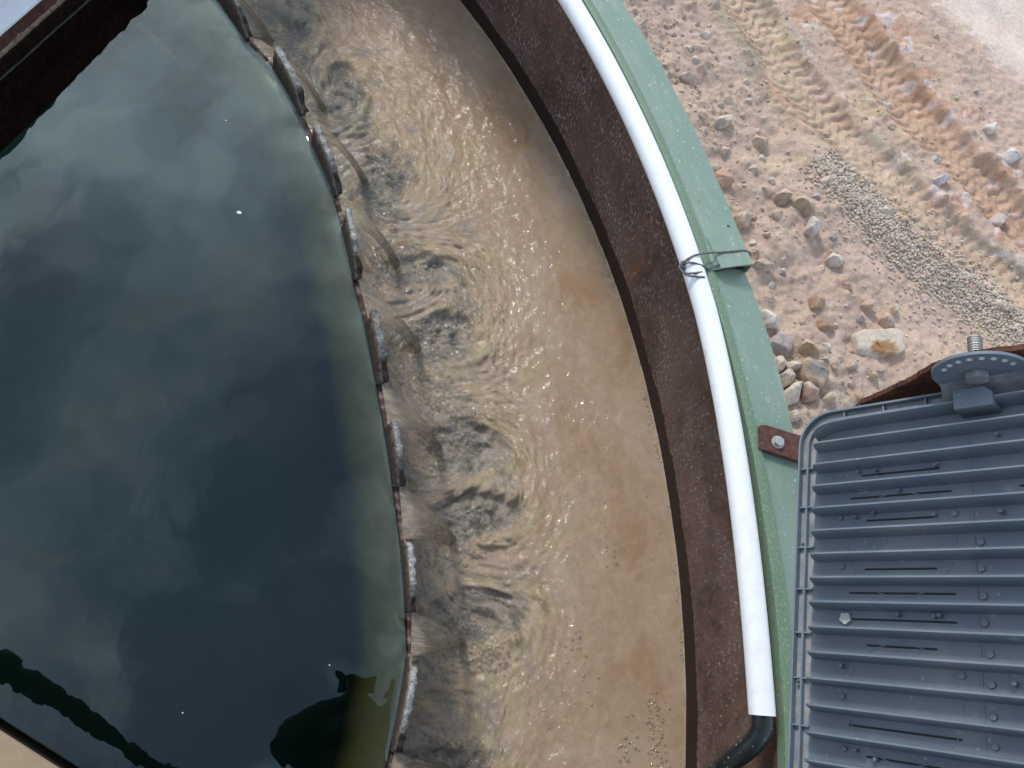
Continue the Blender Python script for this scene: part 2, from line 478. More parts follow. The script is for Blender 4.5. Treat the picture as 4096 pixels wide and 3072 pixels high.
    # --- silty channel water, colour stored per point
    t = NT('silty_water'); o = t.obj(); c = t.col()
    base = t.mix(1.0, c, t.ramp(t.noise(o, 26, 6, 0.6, 0.8), (0.30, 0.86), (0.70, 1.10)), 'MULTIPLY')
    fine = t.noise(o, 52, 2, 0.5, 1.6); tiny = t.noise(o, 130, 2, 0.5, 1.0)
    at_ = t.node('Attribute', attribute_name='rough_water').outputs['Fac']
    dark_wavelets = t.ramp(t.noise(o, 120, 5, 0.65, 1.0), (0.34, 0.74), (0.50, 1.0), (0.70, 1.10))  # fine darkening in the colour stands in for dark reflections of wavelets
    base = t.mix(at_, base, t.mix(1.0, base, dark_wavelets, 'MULTIPLY'))
    h = t.math('ADD', t.math('MULTIPLY', fine, 1.0), t.math('MULTIPLY', tiny, 0.42))
    b = t.node('Bump'); t.l.new(h, b.inputs['Height']); b.inputs['Distance'].default_value = 0.0075
    t.l.new(at_, b.inputs['Strength'])
    murky_water(t, base, b.outputs['Normal'], 1.54, 0.84)
    MAT['silty'] = t.m

    # --- falling sheets
    t = NT('pouring_water'); o = t.obj()
    uv = t.uv()
    st = t.noise(t.map(uv, (3.2, 1.3, 1)), 1.6, 3, 0.55, 1.2)
    base = t.mix(st, (0.245, 0.192, 0.135), (0.360, 0.288, 0.208))
    m1 = murky_water(t, base, t.bump(t.noise(t.map(uv, (4.0, 1.6, 1)), 1.5, 2, 0.5, 1.2), 1.0, 0.009), 1.55, 0.9)
    tr = t.node('BsdfTransparent'); tr.inputs['Color'].default_value = (0.90, 0.86, 0.78, 1)
    m2 = t.node('MixShader'); t.l.new(t.ramp(t.noise(t.map(uv, (2.6, 1.5, 1), (3, 1, 0)), 1.7, 3, 0.6, 1.4), (0.36, 0.34), (0.62, 0.84)), m2.inputs[0])
    t.l.new(tr.outputs[0], m2.inputs[1]); t.l.new(m1.outputs[0], m2.inputs[2]); t.l.new(m2.outputs[0], t.out.inputs['Surface'])
    MAT['pour'] = t.m

    # --- bubbles
    t = NT('bubble_film'); 
    g = t.node('BsdfGlossy'); g.inputs['Roughness'].default_value = 0.02
    tr = t.node('BsdfTransparent'); tr.inputs['Color'].default_value = (0.985, 0.985, 0.98, 1)
    mx = t.node('MixShader'); fr = t.node('Fresnel'); fr.inputs['IOR'].default_value = 1.42
    df = t.node('BsdfDiffuse'); df.inputs['Color'].default_value = (0.80, 0.80, 0.77, 1)
    lw = t.node('LayerWeight'); lw.inputs['Blend'].default_value = 0.35
    fm = t.node('MixShader'); t.l.new(t.math('MULTIPLY', t.math('POWER', lw.outputs['Facing'], 1.5), 0.85), fm.inputs[0]); t.l.new(tr.outputs[0], fm.inputs[1]); t.l.new(df.outputs[0], fm.inputs[2])  # whiter film towards the rim paints in the bright ring highlight
    t.l.new(fr.outputs[0], mx.inputs[0]); t.l.new(fm.outputs[0], mx.inputs[1]); t.l.new(g.outputs[0], mx.inputs[2])
    t.l.new(mx.outputs[0], t.out.inputs['Surface'])
    MAT['bubble'] = t.m

    # --- soil, colour stored per point
    t = NT('pale_clay_soil'); o = t.obj(); c = t.col()
    n1 = t.noise(o, 60, 7, 0.7); n2 = t.noise(o, 9, 5, 0.6)
    base = t.mix(1.0, c, t.ramp(n1, (0.28, 0.72), (0.5, 1.0), (0.72, 1.16)), 'MULTIPLY')
    base = t.mix(1.0, base, t.ramp(n2, (0.3, 0.86), (0.7, 1.10)), 'MULTIPLY')
    grit = t.math('MULTIPLY', t.ramp(t.voro(o, 120), (0.16, 1.0), (0.30, 0.0)), t.ramp(t.voro(o, 120, out='Color'), (0.62, 0.0), (0.66, 1.0)))
    base = t.mix(t.math('MULTIPLY', grit, 0.35), base, (0.60, 0.54, 0.47))
    nm = t.bump(t.noise(o, 130, 6, 0.7), 0.7, 0.006)
    nm = t.bump(grit, 0.7, 0.003, nm)
    MAT['soil'] = t.done(base, 0.95, nm, spec=0.15)

    # --- stones
    t = NT('rough_stone'); o = t.obj(); c = t.col()
    base = t.mix(1.0, c, t.ramp(t.noise(o, 45, 6, 0.7), (0.28, 0.70), (0.5, 1.0), (0.72, 1.18)), 'MULTIPLY')
    base = t.mix(t.ramp(t.noise(o, 17, 4, 0.6), (0.50, 0.0), (0.72, 0.35)), base, (0.42, 0.34, 0.26))
    nm = t.bump(t.noise(o, 60, 6, 0.7), 0.8, 0.006)
    MAT['stone'] = t.done(base, 0.92, nm, spec=0.2)

    t = NT('rough_pebble'); o = t.obj(); c = t.col()
    base = t.mix(1.0, c, t.ramp(t.noise(o, 1.6, 5, 0.7), (0.28, 0.78), (0.5, 1.0), (0.72, 1.15)), 'MULTIPLY')
    MAT['pebble'] = t.done(base, 0.92, t.bump(t.noise(o, 3.0, 5, 0.7), 0.5, 0.003), spec=0.2)

    # --- pebbles of the gravel strip
    t = NT('gravel'); o = t.obj(); c = t.col()
    MAT['gravel'] = t.done(t.mix(1.0, c, t.ramp(t.noise(o, 120, 4, 0.6), (0.3, 0.75), (0.7, 1.15)), 'MULTIPLY'), 0.9, spec=0.2)

    # --- painted white deck, dusty tan deck
    t = NT('white_painted_steel'); o = t.obj()
    MAT['white_deck'] = t.done(t.mix(t.ramp(t.noise(o, 25, 5, 0.65), (0.45, 0.0), (0.75, 0.5)), (0.84, 0.84, 0.84), (0.60, 0.60, 0.60)), 0.6, t.bump(t.noise(o, 60, 4), 0.3, 0.002))
    t = NT('dusty_tan_plate'); o = t.obj()
    MAT['tan_deck'] = t.done(t.mix(t.noise(o, 20, 5, 0.65), (0.24, 0.17, 0.10), (0.34, 0.25, 0.16)), 0.85, t.bump(t.noise(o, 90, 4), 0.4, 0.002))
    t = NT('dark_steel'); o = t.obj()
    MAT['dark_steel'] = t.done(t.mix(t.noise(o, 20, 4), (0.010, 0.008, 0.007), (0.022, 0.015, 0.012)), 0.8, spec=0.1)
    t = NT('dark_cloth'); o = t.obj()
    MAT['cloth'] = t.done(t.mix(t.noise(o, 60, 4), (0.012, 0.013, 0.017), (0.022, 0.023, 0.028)), 0.9, spec=0.1)
    t = NT('skin'); MAT['skin'] = t.done((0.30, 0.17, 0.11), 0.55)
    t = NT('black_hair'); MAT['hair'] = t.done((0.012, 0.010, 0.009), 0.5)
    t = NT('black_glass'); MAT['phone'] = t.done((0.01, 0.01, 0.012), 0.15)
    t = NT('white_flake'); MAT['flake'] = t.done((0.75, 0.75, 0.72), 0.8)


build_materials()
DEG = np.radians

# ------------------------------------------------------------------ ground
GZ = -0.95


def polyline(pts_px, z=GZ):
    return np.array([at(x, y, z)[:2] for x, y in pts_px])


def dist_line(X, Y, P):
    """distance to a polyline, the signed side offset and the run along it"""
    best = np.full(X.shape, 1e9); run = np.zeros(X.shape); side = np.zeros(X.shape); acc = 0.0
    for a, b in zip(P[:-1], P[1:]):
        d = b - a; L = np.hypot(*d); u = d / L
        t = (X - a[0]) * u[0] + (Y - a[1]) * u[1]
        s = -(X - a[0]) * u[1] + (Y - a[1]) * u[0]
        tc = np.clip(t, 0, L)
        q = np.hypot(X - a[0] - tc * u[0], Y - a[1] - tc * u[1])
        m = q < best
        best = np.where(m, q, best); run = np.where(m, acc + t, run); side = np.where(m, s, side)
        acc += L
    return best, side, run


Z3 = lambda x, y: (2400 + x / 1.3042, y / 1.3042)
TRACK1 = polyline([Z3(*p) for p in ((600, -220), (790, 60), (980, 370), (1110, 530), (1300, 740), (1450, 900), (1640, 1080), (1900, 1300), (2250, 1560), (2600, 1800))])
TRACK2 = polyline([Z3(*p) for p in ((1000, -250), (1180, 0), (1370, 260), (1510, 440), (1660, 610), (1790, 750), (1970, 930), (2180, 1130), (2500, 1400))])
GRAVEL = polyline([Z3(*p) for p in ((1130, 830), (1240, 960), (1400, 1110), (1560, 1240), (1720, 1370), (1900, 1470), (2120, 1640), (2300, 1800))])
PALE = polyline([Z3(*p) for p in ((1500, -200), (1800, 150), (2100, 400), (2500, 640), (3200, 1000))])


def ground_height(X, Y):
    z = GZ + 0.05 * fbm(X * 0.9, Y * 0.9, 3) + 0
    rr = np.hypot(X - C0[0], Y - C0[1])
    near = 1 - sstep(4.5, 5.3, rr)
    z = z + near * (0.05 * fbm(X * 4, Y * 4, 3) + 0.014 * fbm(X * 14 + 3, Y * 14, 4)) + 0.02 * near
    rough = sstep(-0.25, 0.25, pn(X * 1.7 + 5, Y * 1.7))
    clod = np.maximum(fbm(X * 11, Y * 11, 4), 0)
    d1, s1, r1 = dist_line(X, Y, TRACK1)
    d2, s2, r2 = dist_line(X, Y, TRACK2)
    dp, sp, rp = dist_line(X, Y, PALE)
    flat = np.where(sp > 0, sstep(0.0, 0.18, dp), 0)          # smooth packed soil beyond the tracks
    z = z + (1 - 0.85 * flat) * (0.022 * clod * (0.3 + 0.9 * rough) + 0.008 * fbm(X * 30, Y * 30, 4))
    for d, s, r, w, ph, dep in ((d1, s1, r1, 0.12, 0.0, 0.030), (d2, s2, r2, 0.13, 1.3, 0.048)):
        m = 1 - sstep(w * 0.80, w * 1.15, d + 0.03 * fbm(X * 6, Y * 6, 2))
        edge = np.exp(-((d - w * 1.22) / 0.045) ** 2)
        wob = 0.012 * pn(X * 9 + ph, Y * 9)
        phase = (r + 0.55 * np.abs(s) + 0.03 * np.sin(s * 40) + wob) / 0.058
        saw = np.abs((phase % 1.0) - 0.5) * 2
        lug = sstep(0.18, 0.62, saw)
        fade = 0.55 + 0.6 * np.clip(pn(X * 2.3 + ph * 4, Y * 2.3) + 0.35, 0, 1)
        z = z * (1 - 0.0 * m) - m * dep + m * fade * 0.0118 * (lug - 0.4) + edge * 0.022 * (0.5 + clod)
    dg, sg, rg = dist_line(X, Y, GRAVEL)
    z = z + 0.028 * np.exp(-(dg / 0.10) ** 2)
    # long shallow ruts in the packed soil
    z = z + flat * 0.012 * np.sin(sp * 17 + 1.2 * pn(X, Y)) * sstep(0.1, 0.4, dp)
    return z


def ground_colour(X, Y, Z):
    base = np.empty(X.shape + (3,))
    def setm(m, c, k=1.0):
        nonlocal base
        m = np.clip(m * k, 0, 1)[..., None]
        base = base * (1 - m) + np.array(c) * m
    base[:] = (0.43, 0.33, 0.255)
    n1 = fbm(X * 1.6, Y * 1.6, 4); n2 = fbm(X * 4.5 + 7, Y * 4.5, 4); n3 = fbm(X * 10 + 2, Y * 10 + 5, 4)
    setm(sstep(0.0, 0.45, n1), (0.43, 0.32, 0.235))
    setm(sstep(0.05, 0.5, n2), (0.34, 0.275, 0.215), 0.7)
    rr = np.hypot(X - C0[0], Y - C0[1])
    setm((1 - sstep(4.5, 5.1, rr + 0.2 * n2)), (0.385, 0.305, 0.235), 0.75)
    d1, s1, r1 = dist_line(X, Y, TRACK1); d2, s2, r2 = dist_line(X, Y, TRACK2)
    dp, sp, rp = dist_line(X, Y, PALE)
    flat = np.where(sp > 0, sstep(-0.02, 0.16, dp + 0.06 * n3), 0)
    t1 = 1 - sstep(0.07, 0.17, d1 + 0.05 * n3); t2 = 1 - sstep(0.08, 0.20, d2 + 0.06 * n3)
    setm(t1, (0.43, 0.335, 0.235), 0.7)
    setm(t2, (0.42, 0.285, 0.185), 0.75)
    between = (1 - sstep(0.05, 0.30, np.abs(d2 - 0.2) + 0.12 * n2)) * (1 - flat)
    red = between * sstep(0.02, 0.30, n2 + 0.5 * n3)
    setm(red, (0.40, 0.215, 0.130), 0.65)
    setm((1 - sstep(0.0, 0.09, np.abs(d1 - 0.13) + 0.08 * n3)) * sstep(-0.05, 0.25, pn(X * 2.1 + 31, Y * 2.1)) * (s1 < 0), (0.42, 0.215, 0.115), 0.7)
    setm((1 - sstep(0.0, 0.12, np.abs(d1 - 0.16) + 0.09 * n3)) * sstep(0.0, 0.3, pn(X * 1.9 + 9, Y * 1.9 + 2)), (0.29, 0.275, 0.20), 0.8)
    setm(sstep(0.28, 0.48, fbm(X * 2.6 + 40, Y * 2.6, 3)) * (d1 < 0.5), (0.43, 0.36, 0.20), 0.5)
    setm(sstep(0.22, 0.45, n3 + 0.4 * n2) * between, (0.52, 0.49, 0.47), 0.7)
    setm(flat, (0.56, 0.475, 0.40), 0.95)
    setm(flat * sstep(0.1, 0.45, fbm(X * 1.3 + 3, Y * 3.0, 3)), (0.47, 0.385, 0.31), 0.6)
    # damp, dark soil turned up in the rut
    setm(t2 * sstep(0.18, 0.42, fbm(X * 5 + 80, Y * 5, 3)), (0.20, 0.13, 0.085), 0.6)
    return np.clip(base * np.array([1.16, 1.10, 1.09]), 0, 0.72)


def build_ground():
    x0, x1, y0, y1 = 0.55, 4.75, -1.1, 4.7
    nx, ny = 520, 720
    X, Y = np.meshgrid(np.linspace(x0, x1, nx), np.linspace(y0, y1, ny), indexing='ij')
    Z = ground_height(X, Y)
    ed = np.minimum(np.minimum(X - x0, x1 - X), np.minimum(Y - y0, y1 - Y))
    k = sstep(0.0, 0.25, ed)
    Z = GZ + (Z - GZ) * k
    colr = ground_colour(X, Y, Z)
    V = np.stack([X, Y, Z], -1).reshape(-1, 3); F = gridF(nx, ny); c = colr.reshape(-1, 3)
    # surrounding sheet out to the horizon
    b = 600.0
    ring_i = [(x0, y0), (x1, y0), (x1, y1), (x0, y1)]; ring_o = [(-b, -b), (b, -b), (b, b), (-b, b)]
    n = len(V)
    V = np.concatenate([V, [(x, y, GZ) for x, y in ring_i] + [(x, y, GZ) for x, y in ring_o]])
    F = np.concatenate([F, [(n + i, n + 4 + i, n + 4 + (i + 1) % 4, n + (i + 1) % 4) for i in range(4)]])
    c = np.concatenate([c, np.tile((0.42, 0.335, 0.26), (8, 1))])
    me = mesh_np('ground', V, F, c)
    bm = bmesh.new(); bm.from_mesh(me)
    bmesh.ops.recalc_face_normals(bm, faces=bm.faces)
    bm.faces.ensure_lookup_table()
    if bm.faces[0].normal.z < 0:
        bmesh.ops.reverse_faces(bm, faces=bm.faces)
    bm.to_mesh(me); bm.free()
    tag(link('ground', me, MAT['soil']), 'pale clay ground with tyre tracks outside the tank', kind='structure')


build_ground()


def gz(x, y):
    return float(ground_height(np.array([[x]]), np.array([[y]]))[0, 0])


# ------------------------------------------------------------------ stones on the ground
def stone_mesh(name, P, h, col, seed, flat=0.5, patch=None):
    """outline P (n,2) about its middle, height h: a lump with broken faces"""
    rng = np.random.default_rng(seed)
    P = np.asarray(P, float)
    ang = np.linspace(0, 2 * np.pi, 36, endpoint=False)
    # outline radius by casting from the middle
    R = np.zeros(36)
    Q = np.roll(P, -1, 0)
    for i, a in enumerate(ang):
        u = np.array([math.cos(a), math.sin(a)]); best = 0
        for p, q in zip(P, Q):
            e = q - p; den = u[0] * e[1] - u[1] * e[0]
            if abs(den) < 1e-12: continue
            t = (p[0] * e[1] - p[1] * e[0]) / den; s = (p[0] * u[1] - p[1] * u[0]) / den
            if t > 0 and -1e-6 <= s <= 1 + 1e-6: best = max(best, t)
        R[i] = best
    fr = np.array([0.0, 0.3, 0.55, 0.75, 0.88, 0.96, 1.0, 1.0, 0.95])
    zz = np.array([1.0, 0.99, 0.95, 0.88, 0.78, 0.62, 0.42, 0.05, -0.6])
    zz = np.where(zz > 0.1, 1 - 0.50 * fr ** (3.0 + 9 * flat), zz) if flat < 0.8 else np.array([1, 1, 1, 0.99, 0.98, 0.95, 0.88, 0.05, -0.6])
    rows = []
    sx = rng.uniform(-0.35, 0.35, 2)
    L = R.mean()
    for f, z in zip(fr, zz):
        x = np.cos(ang) * R * f; y = np.sin(ang) * R * f
        tilt = 1 + (sx[0] * x + sx[1] * y) / (L + 1e-9) * 0.6
        nz = (0.16 if flat < 0.8 else 0.05) * pn(x / L * 1.5 + seed * 3.1, y / L * 1.5 + 7)
        w = 1 + 0.10 * pn(np.cos(ang) * 2.5 + seed, np.sin(ang) * 2.5 + z * 2)
        rows.append(np.stack([x * w, y * w, h * np.where(z > 0, z * tilt + nz * (f < 0.99), z)], -1))
    V = np.array(rows)
    # knock flat facets off it
    C = V.reshape(-1, 3)
    for _ in range(1 + int(6 * (1 - flat))):
        n = rng.normal(0, 1, 3); n[2] = abs(n[2]) * 0.9 + 0.45; n /= np.linalg.norm(n)
        d = np.percentile(C @ (n / np.array([1, 1, 1])), rng.uniform(66, 90))
        ex = np.maximum(C @ n - d, 0)
        C = C - ex[:, None] * n * 0.96
    C = C + 0.012 * L * rng.normal(0, 1, C.shape)
    col = np.tile(np.array(col, float), (len(C), 1))
    col *= (1 + 0.22 * fbm(C[:, 0] / L * 2 + seed, C[:, 1] / L * 2, 3))[:, None]
    if patch is not None:
        pc, (ux, uy), pr = patch
        m = 1 - sstep(0.75, 1.05, np.hypot((C[:, 0] - ux) / pr[0], (C[:, 1] - uy) / pr[1]) + 0.35 * pn(C[:, 0] * 60, C[:, 1] * 60))
        col = col * (1 - m[:, None]) + np.array(pc) * m[:, None]
    return mesh_np(name, C, gridF(len(fr), 36, True, flip=False), np.clip(col, 0, 1))


STONES_DONE = []


def put_stone(name, poly_px, h, col, label, sink=0.25, flat=0.5, patch=None, group=None, seed=0, cat='stone'):
    pts = np.array([at(x, y, GZ) for x, y in poly_px])[:, :2]
    c = pts.mean(0)
    zg = gz(c[0], c[1])
    k = (CAMZ - zg - h * 0.5) / (CAMZ - GZ)
    pts = pts * k; c = pts.mean(0); zg = gz(c[0], c[1]); h = h * 0.8
    me = stone_mesh(name, pts - c, h, np.minimum((np.array(col) * 0.72 + np.array((0.40, 0.31, 0.24)) * 0.28) * 1.12, 0.60), seed + 1, flat, patch)
    o = link(name, me, MAT['stone'], smooth=False)
    o.location = (c[0], c[1], zg - sink * h * 0.4)
    STONES_DONE.append((c[0], c[1], np.hypot(*(pts - c).T).mean()))
    return tag(o, label, cat, group)


S4 = lambda L: [(3000 + x / 2.766, 1100 + y / 2.766) for x, y in L]
G3 = lambda L: [Z3(x, y) for x, y in L]


def blob(x, y, w, h, seed, n=7, rot=0.0):
    r = np.random.default_rng(seed)
    a = np.sort(np.linspace(0, 2 * np.pi, n, endpoint=False) + r.uniform(-0.3, 0.3, n))
    k = r.uniform(0.82, 1.1, n)
    px, py = np.cos(a) * k * w / 2, np.sin(a) * k * h / 2
    c, s = math.cos(rot), math.sin(rot)
    return [(x + c * p - s * q, y + s * p + c * q) for p, q in zip(px, py)]


CREAM, PINK, OCHRE, GREY = (0.47, 0.40, 0.32), (0.42, 0.31, 0.24), (0.40, 0.29, 0.16), (0.31, 0.275, 0.26)
RUSSET, WHITE = (0.30, 0.165, 0.095), (0.56, 0.52, 0.47)


def Rshell(th): return np.polyval([0.055, -0.006, 3.4535], np.clip(th, DEG(-14), DEG(38)))


def Rout(th): return np.polyval([-0.20, 0.083, 3.568], np.clip(th, DEG(-4), DEG(26)))


def build_stones():
    slab = S4([(1135, 650), (1240, 615), (1460, 610), (1700, 590), (1690, 850), (1480, 905), (1330, 960), (1210, 955), (1165, 810)])
    put_stone('stone_slab', slab, 0.055, (0.50, 0.425, 0.34), 'large flat cream stone slab with an orange-brown stain', 0.1, 0.95,
              patch=((0.31, 0.165, 0.075), (0.03, -0.02), (0.075, 0.038)), seed=1, cat='stone')
    L = [
        ('stone', S4([(240, 640), (360, 590), (525, 690), (510, 800), (390, 870), (260, 740)]), 0.07, GREY, 'grey angular flat stone touching the green rim', 0.7),
        ('stone', S4([(150, 370), (270, 350), (410, 540), (340, 580), (210, 540)]), 0.08, WHITE, 'whitish wedge stone beside the green rim below the wire tie', 0.4),
        ('stone', S4([(750, 490), (860, 510), (970, 500), (960, 560), (830, 625), (770, 590)]), 0.05, RUSSET, 'russet triangular stone half sunk in smooth sand', 0.7),
        ('stone', S4([(660, 240), (810, 235), (820, 340), (680, 380)]), 0.06, (0.36, 0.23, 0.15), 'brown square stone standing above the russet triangular stone', 0.7),
        ('stone', S4([(620, 740), (650, 680), (690, 660), (740, 740), (800, 780), (780, 860), (650, 870)]), 0.06, OCHRE, 'ochre knobbly stone above the large mottled boulder', 0.2),
        ('boulder', S4([(590, 930), (700, 870), (830, 870), (900, 960), (915, 1080), (860, 1180), (800, 1230), (700, 1150), (620, 1050)]), 0.11, (0.35, 0.26, 0.19), 'large mottled tan boulder with a grey middle', 0.3),
        ('stone', S4([(440, 940), (530, 910), (605, 980), (570, 1060), (480, 1070), (435, 1020)]), 0.08, CREAM, 'round cream stone left against the mottled boulder', 0.2),
        ('stone', S4([(410, 1270), (510, 1170), (620, 1170), (625, 1290), (600, 1370), (440, 1425)]), 0.10, (0.52, 0.455, 0.365), 'big pale cream block beside the red-brown stone', 0.5),
        ('stone', S4([(625, 1170), (700, 1140), (800, 1240), (800, 1340), (720, 1370), (650, 1350)]), 0.10, (0.30, 0.19, 0.13), 'red-brown stone with a pale cap wedged below the boulder', 0.3),
        ('stone', S4([(820, 1370), (860, 1290), (930, 1280), (970, 1330), (950, 1390)]), 0.07, (0.46, 0.37, 0.29), 'small cream stone right of the red-brown stone', 0.4),
        ('stone', S4([(500, 1490), (560, 1450), (625, 1530), (600, 1580), (520, 1580)]), 0.07, (0.50, 0.46, 0.40), 'pale pointed stone at the corner of the floodlight', 0.3),
        ('stone', S4([(300, 890), (350, 880), (410, 970), (380, 1040), (330, 1070)]), 0.08, (0.49, 0.42, 0.35), 'pale oblong stone pressed against the green rim', 0.3),
        ('stone', S4([(350, 1090), (430, 1030), (510, 1110), (480, 1190), (390, 1240)]), 0.09, (0.42, 0.34, 0.28), 'pinkish lumpy stone between the rim and the boulder', 0.2),
        ('stone', S4([(1450, 480), (1560, 370), (1640, 450), (1610, 560), (1500, 570)]), 0.07, PINK, 'pink diamond-shaped stone above the flat slab', 0.4),
        ('stone', S4([(1175, 450), (1240, 420), (1300, 470), (1270, 520), (1180, 510)]), 0.045, (0.36, 0.29, 0.26), 'dull mauve stone left of the pink diamond-shaped stone', 0.5),
        ('stone', S4([(1575, 350), (1620, 320), (1670, 350), (1650, 420), (1600, 415)]), 0.05, CREAM, 'small cream stone on top of the pink diamond-shaped stone', 0.3),
        ('stone', S4([(1240, 300), (1330, 250), (1390, 310), (1370, 410), (1280, 420)]), 0.07, (0.40, 0.30, 0.22), 'rounded pinkish-tan stone beside a cracked clod', 0.2),
        ('stone', S4([(1350, 1080), (1400, 1050), (1470, 1080), (1440, 1130), (1370, 1130)]), 0.045, (0.41, 0.32, 0.19), 'yellowish stone half buried in the sand below the slab', 0.5),
        ('stone', S4([(1080, 1040), (1140, 910), (1200, 1030)]), 0.05, (0.41, 0.32, 0.25), 'pointed tan stone left of the flat slab', 0.4),
        ('stone', G3([(590, 650), (620, 610), (690, 600), (685, 640), (640, 665)]), 0.06, (0.50, 0.43, 0.35), 'cream flat stone near the top of the green rim', 0.5),
        ('stone', G3([(590, 900), (650, 865), (710, 940), (640, 965), (610, 950)]), 0.07, (0.38, 0.22, 0.14), 'orange-brown slab stone beside the green rim above the wire tie', 0.7),
        ('stone', G3([(1085, 1190), (1110, 1120), (1165, 1150), (1130, 1220)]), 0.09, (0.50, 0.45, 0.41), 'white square-cut stone below the ochre stone', 0.6),
        ('stone', G3([(1180, 1230), (1215, 1205), (1260, 1225), (1220, 1250)]), 0.04, (0.36, 0.33, 0.29), 'thin grey stone right of the white square-cut stone', 0.5),
        ('stone', G3([(1190, 1340), (1230, 1300), (1290, 1335), (1270, 1375), (1220, 1370)]), 0.07, (0.53, 0.47, 0.39), 'pale rounded stone alone on smooth soil by the gravel', 0.3),
        ('stone', G3([(1010, 1060), (1050, 1010), (1120, 1030), (1110, 1100), (1060, 1140)]), 0.08, (0.42, 0.32, 0.20), 'ochre-streaked tan stone above the white square-cut stone', 0.4),
        ('stone', G3([(935, 990), (985, 955), (1020, 1000), (1000, 1040), (950, 1040)]), 0.08, (0.40, 0.30, 0.23), 'tan rounded stone beside the ochre-streaked stone', 0.3),
        ('stone', G3([(785, 740), (820, 690), (880, 710), (885, 760), (830, 790)]), 0.07, (0.35, 0.265, 0.21), 'rounded brown clod at the middle of the bank', 0.1),
        ('stone', G3([(695, 1130), (740, 1090), (800, 1120), (790, 1180), (720, 1190)]), 0.08, (0.39, 0.30, 0.22), 'tan cracked clod at the edge of the rim near the rusty nick', 0.4),
        ('stone', G3([(800, 1370), (850, 1350), (920, 1390), (870, 1410), (820, 1400)]), 0.05, (0.42, 0.335, 0.255), 'flat tan stone by the cut end of the rim', 0.8),
        ('stone', G3([(1710, 820), (1760, 800), (1790, 840), (1740, 855)]), 0.06, (0.52, 0.50, 0.48), 'whitish lump on the ridge between the tyre tracks', 0.3),
        ('stone', G3([(1740, 920), (1790, 890), (1830, 930), (1780, 960)]), 0.06, (0.48, 0.44, 0.45), 'lilac-white chalky lump between the tyre tracks', 0.2),
        ('stone', G3([(2000, 660), (2060, 640), (2090, 680), (2030, 695)]), 0.05, (0.53, 0.49, 0.44), 'white lump on the far lip of the outer tyre track', 0.3),
        ('stone', G3([(2110, 800), (2180, 740), (2230, 800), (2170, 830)]), 0.07, (0.50, 0.47, 0.45), 'pale broken lump beside the outer tyre track', 0.3),
        ('stone', G3([(2030, 1140), (2100, 1100), (2160, 1160), (2090, 1190)]), 0.06, (0.40, 0.34, 0.33), 'greyish-mauve clod in the rut of the outer tyre track', 0.3),
        ('stone', G3([(200, 110), (240, 95), (255, 130), (215, 140)]), 0.05, (0.47, 0.41, 0.34), 'pale stone at the upper edge of the green rim', 0.3),
    ]
    for i, (nm, poly, h, c, lab, fl) in enumerate(L):
        patch = None
        if nm == 'boulder': patch = ((0.22, 0.20, 0.185), (0.01, 0.01), (0.055, 0.05))
        if 'red-brown' in lab and 'wedged' in lab: patch = ((0.45, 0.37, 0.31), (-0.005, 0.03), (0.035, 0.02))
        put_stone(nm, poly, h, c, lab, 0.25, fl, patch, seed=20 + i)
    # loose smaller ones: shared outlines, one object each
    protos = []
    for k in range(10):
        P = np.array(blob(0, 0, 2.0, 1.5, 300 + k, 7))
        c = [(0.50, 0.415, 0.335), (0.43, 0.33, 0.255), (0.42, 0.33, 0.26), (0.54, 0.475, 0.39), (0.39, 0.275, 0.19), (0.46, 0.37, 0.285), (0.41, 0.365, 0.33), (0.48, 0.37, 0.275), (0.45, 0.355, 0.27), (0.52, 0.445, 0.36)][k]
        me = stone_mesh('loose_stone', P, 0.95, c, 400 + k, 0.35)
        me.materials.append(MAT['pebble'])
        protos.append(me)
    rng = np.random.default_rng(77)
    n = 0; tries = 0
    hue = ['pale cream', 'pinkish tan', 'dusty tan', 'whitish', 'russet', 'sandy', 'grey', 'orange-tan', 'brownish', 'light cream']
    while n < 285 and tries < 6000:
        tries += 1
        q = rng.random()
        th = DEG(rng.uniform(-3, 26))
        e = np.array([math.cos(th), math.sin(th)]); edge = (C0 + e * float(Rout(np.array([th]))[0])) * ((CAMZ - GZ) / (CAMZ - ZR))
        run = 0.45 * rng.random() ** 1.5 if q < 0.62 else (0.9 * rng.random() if q < 0.85 else 0.6 + 1.2 * rng.random())
        x, y = edge + e * (run + 0.01); r = 3.6 + run
        # the rim hides the strip behind it: push by the sight line
        s = float(np.clip(rng.lognormal(math.log(0.0165), 0.45), 0.008, 0.040))
        if r > 4.3: s *= 0.8
        if any((x - a) ** 2 + (y - b) ** 2 < (max(c * 0.85, 0) + s) ** 2 for a, b, c in STONES_DONE): continue
        if pn(x * 2.2 + 13, y * 2.2) < -0.12 and rng.random() < 0.8: continue
        d1 = dist_line(np.array([x]), np.array([y]), TRACK1)[0][0]; d2 = dist_line(np.array([x]), np.array([y]), TRACK2)[0][0]
        if min(d1, d2) < 0.12: continue
        kind = int(rng.integers(10)); o = link('loose_stone', protos[kind], None, smooth=False)
        o.location = (x, y, gz(x, y) - 0.25 * s)
        o.rotation_euler = (rng.uniform(-.2, .2), rng.uniform(-.2, .2), rng.uniform(0, 6.28))
        o.scale = (s, s, s)
        zk = 'track' if min(d1, d2) < 0.30 else ('rim' if run < 0.25 else 'bank')
        size = 'pebble-sized' if s < 0.0115 else ('egg-sized' if s < 0.0175 else 'fist-sized')
        spot = {'rim': 'in the rubble along the green rim', 'bank': 'on the sandy bank', 'track': 'near the tyre tracks'}[zk]
        tag(o, f'{size} {hue[kind]} stone lying loose {spot}', 'stone', {'rim': 'loose stones in the rubble along the rim', 'bank': 'loose stones on the sandy bank', 'track': 'loose stones near the tyre tracks'}[zk])
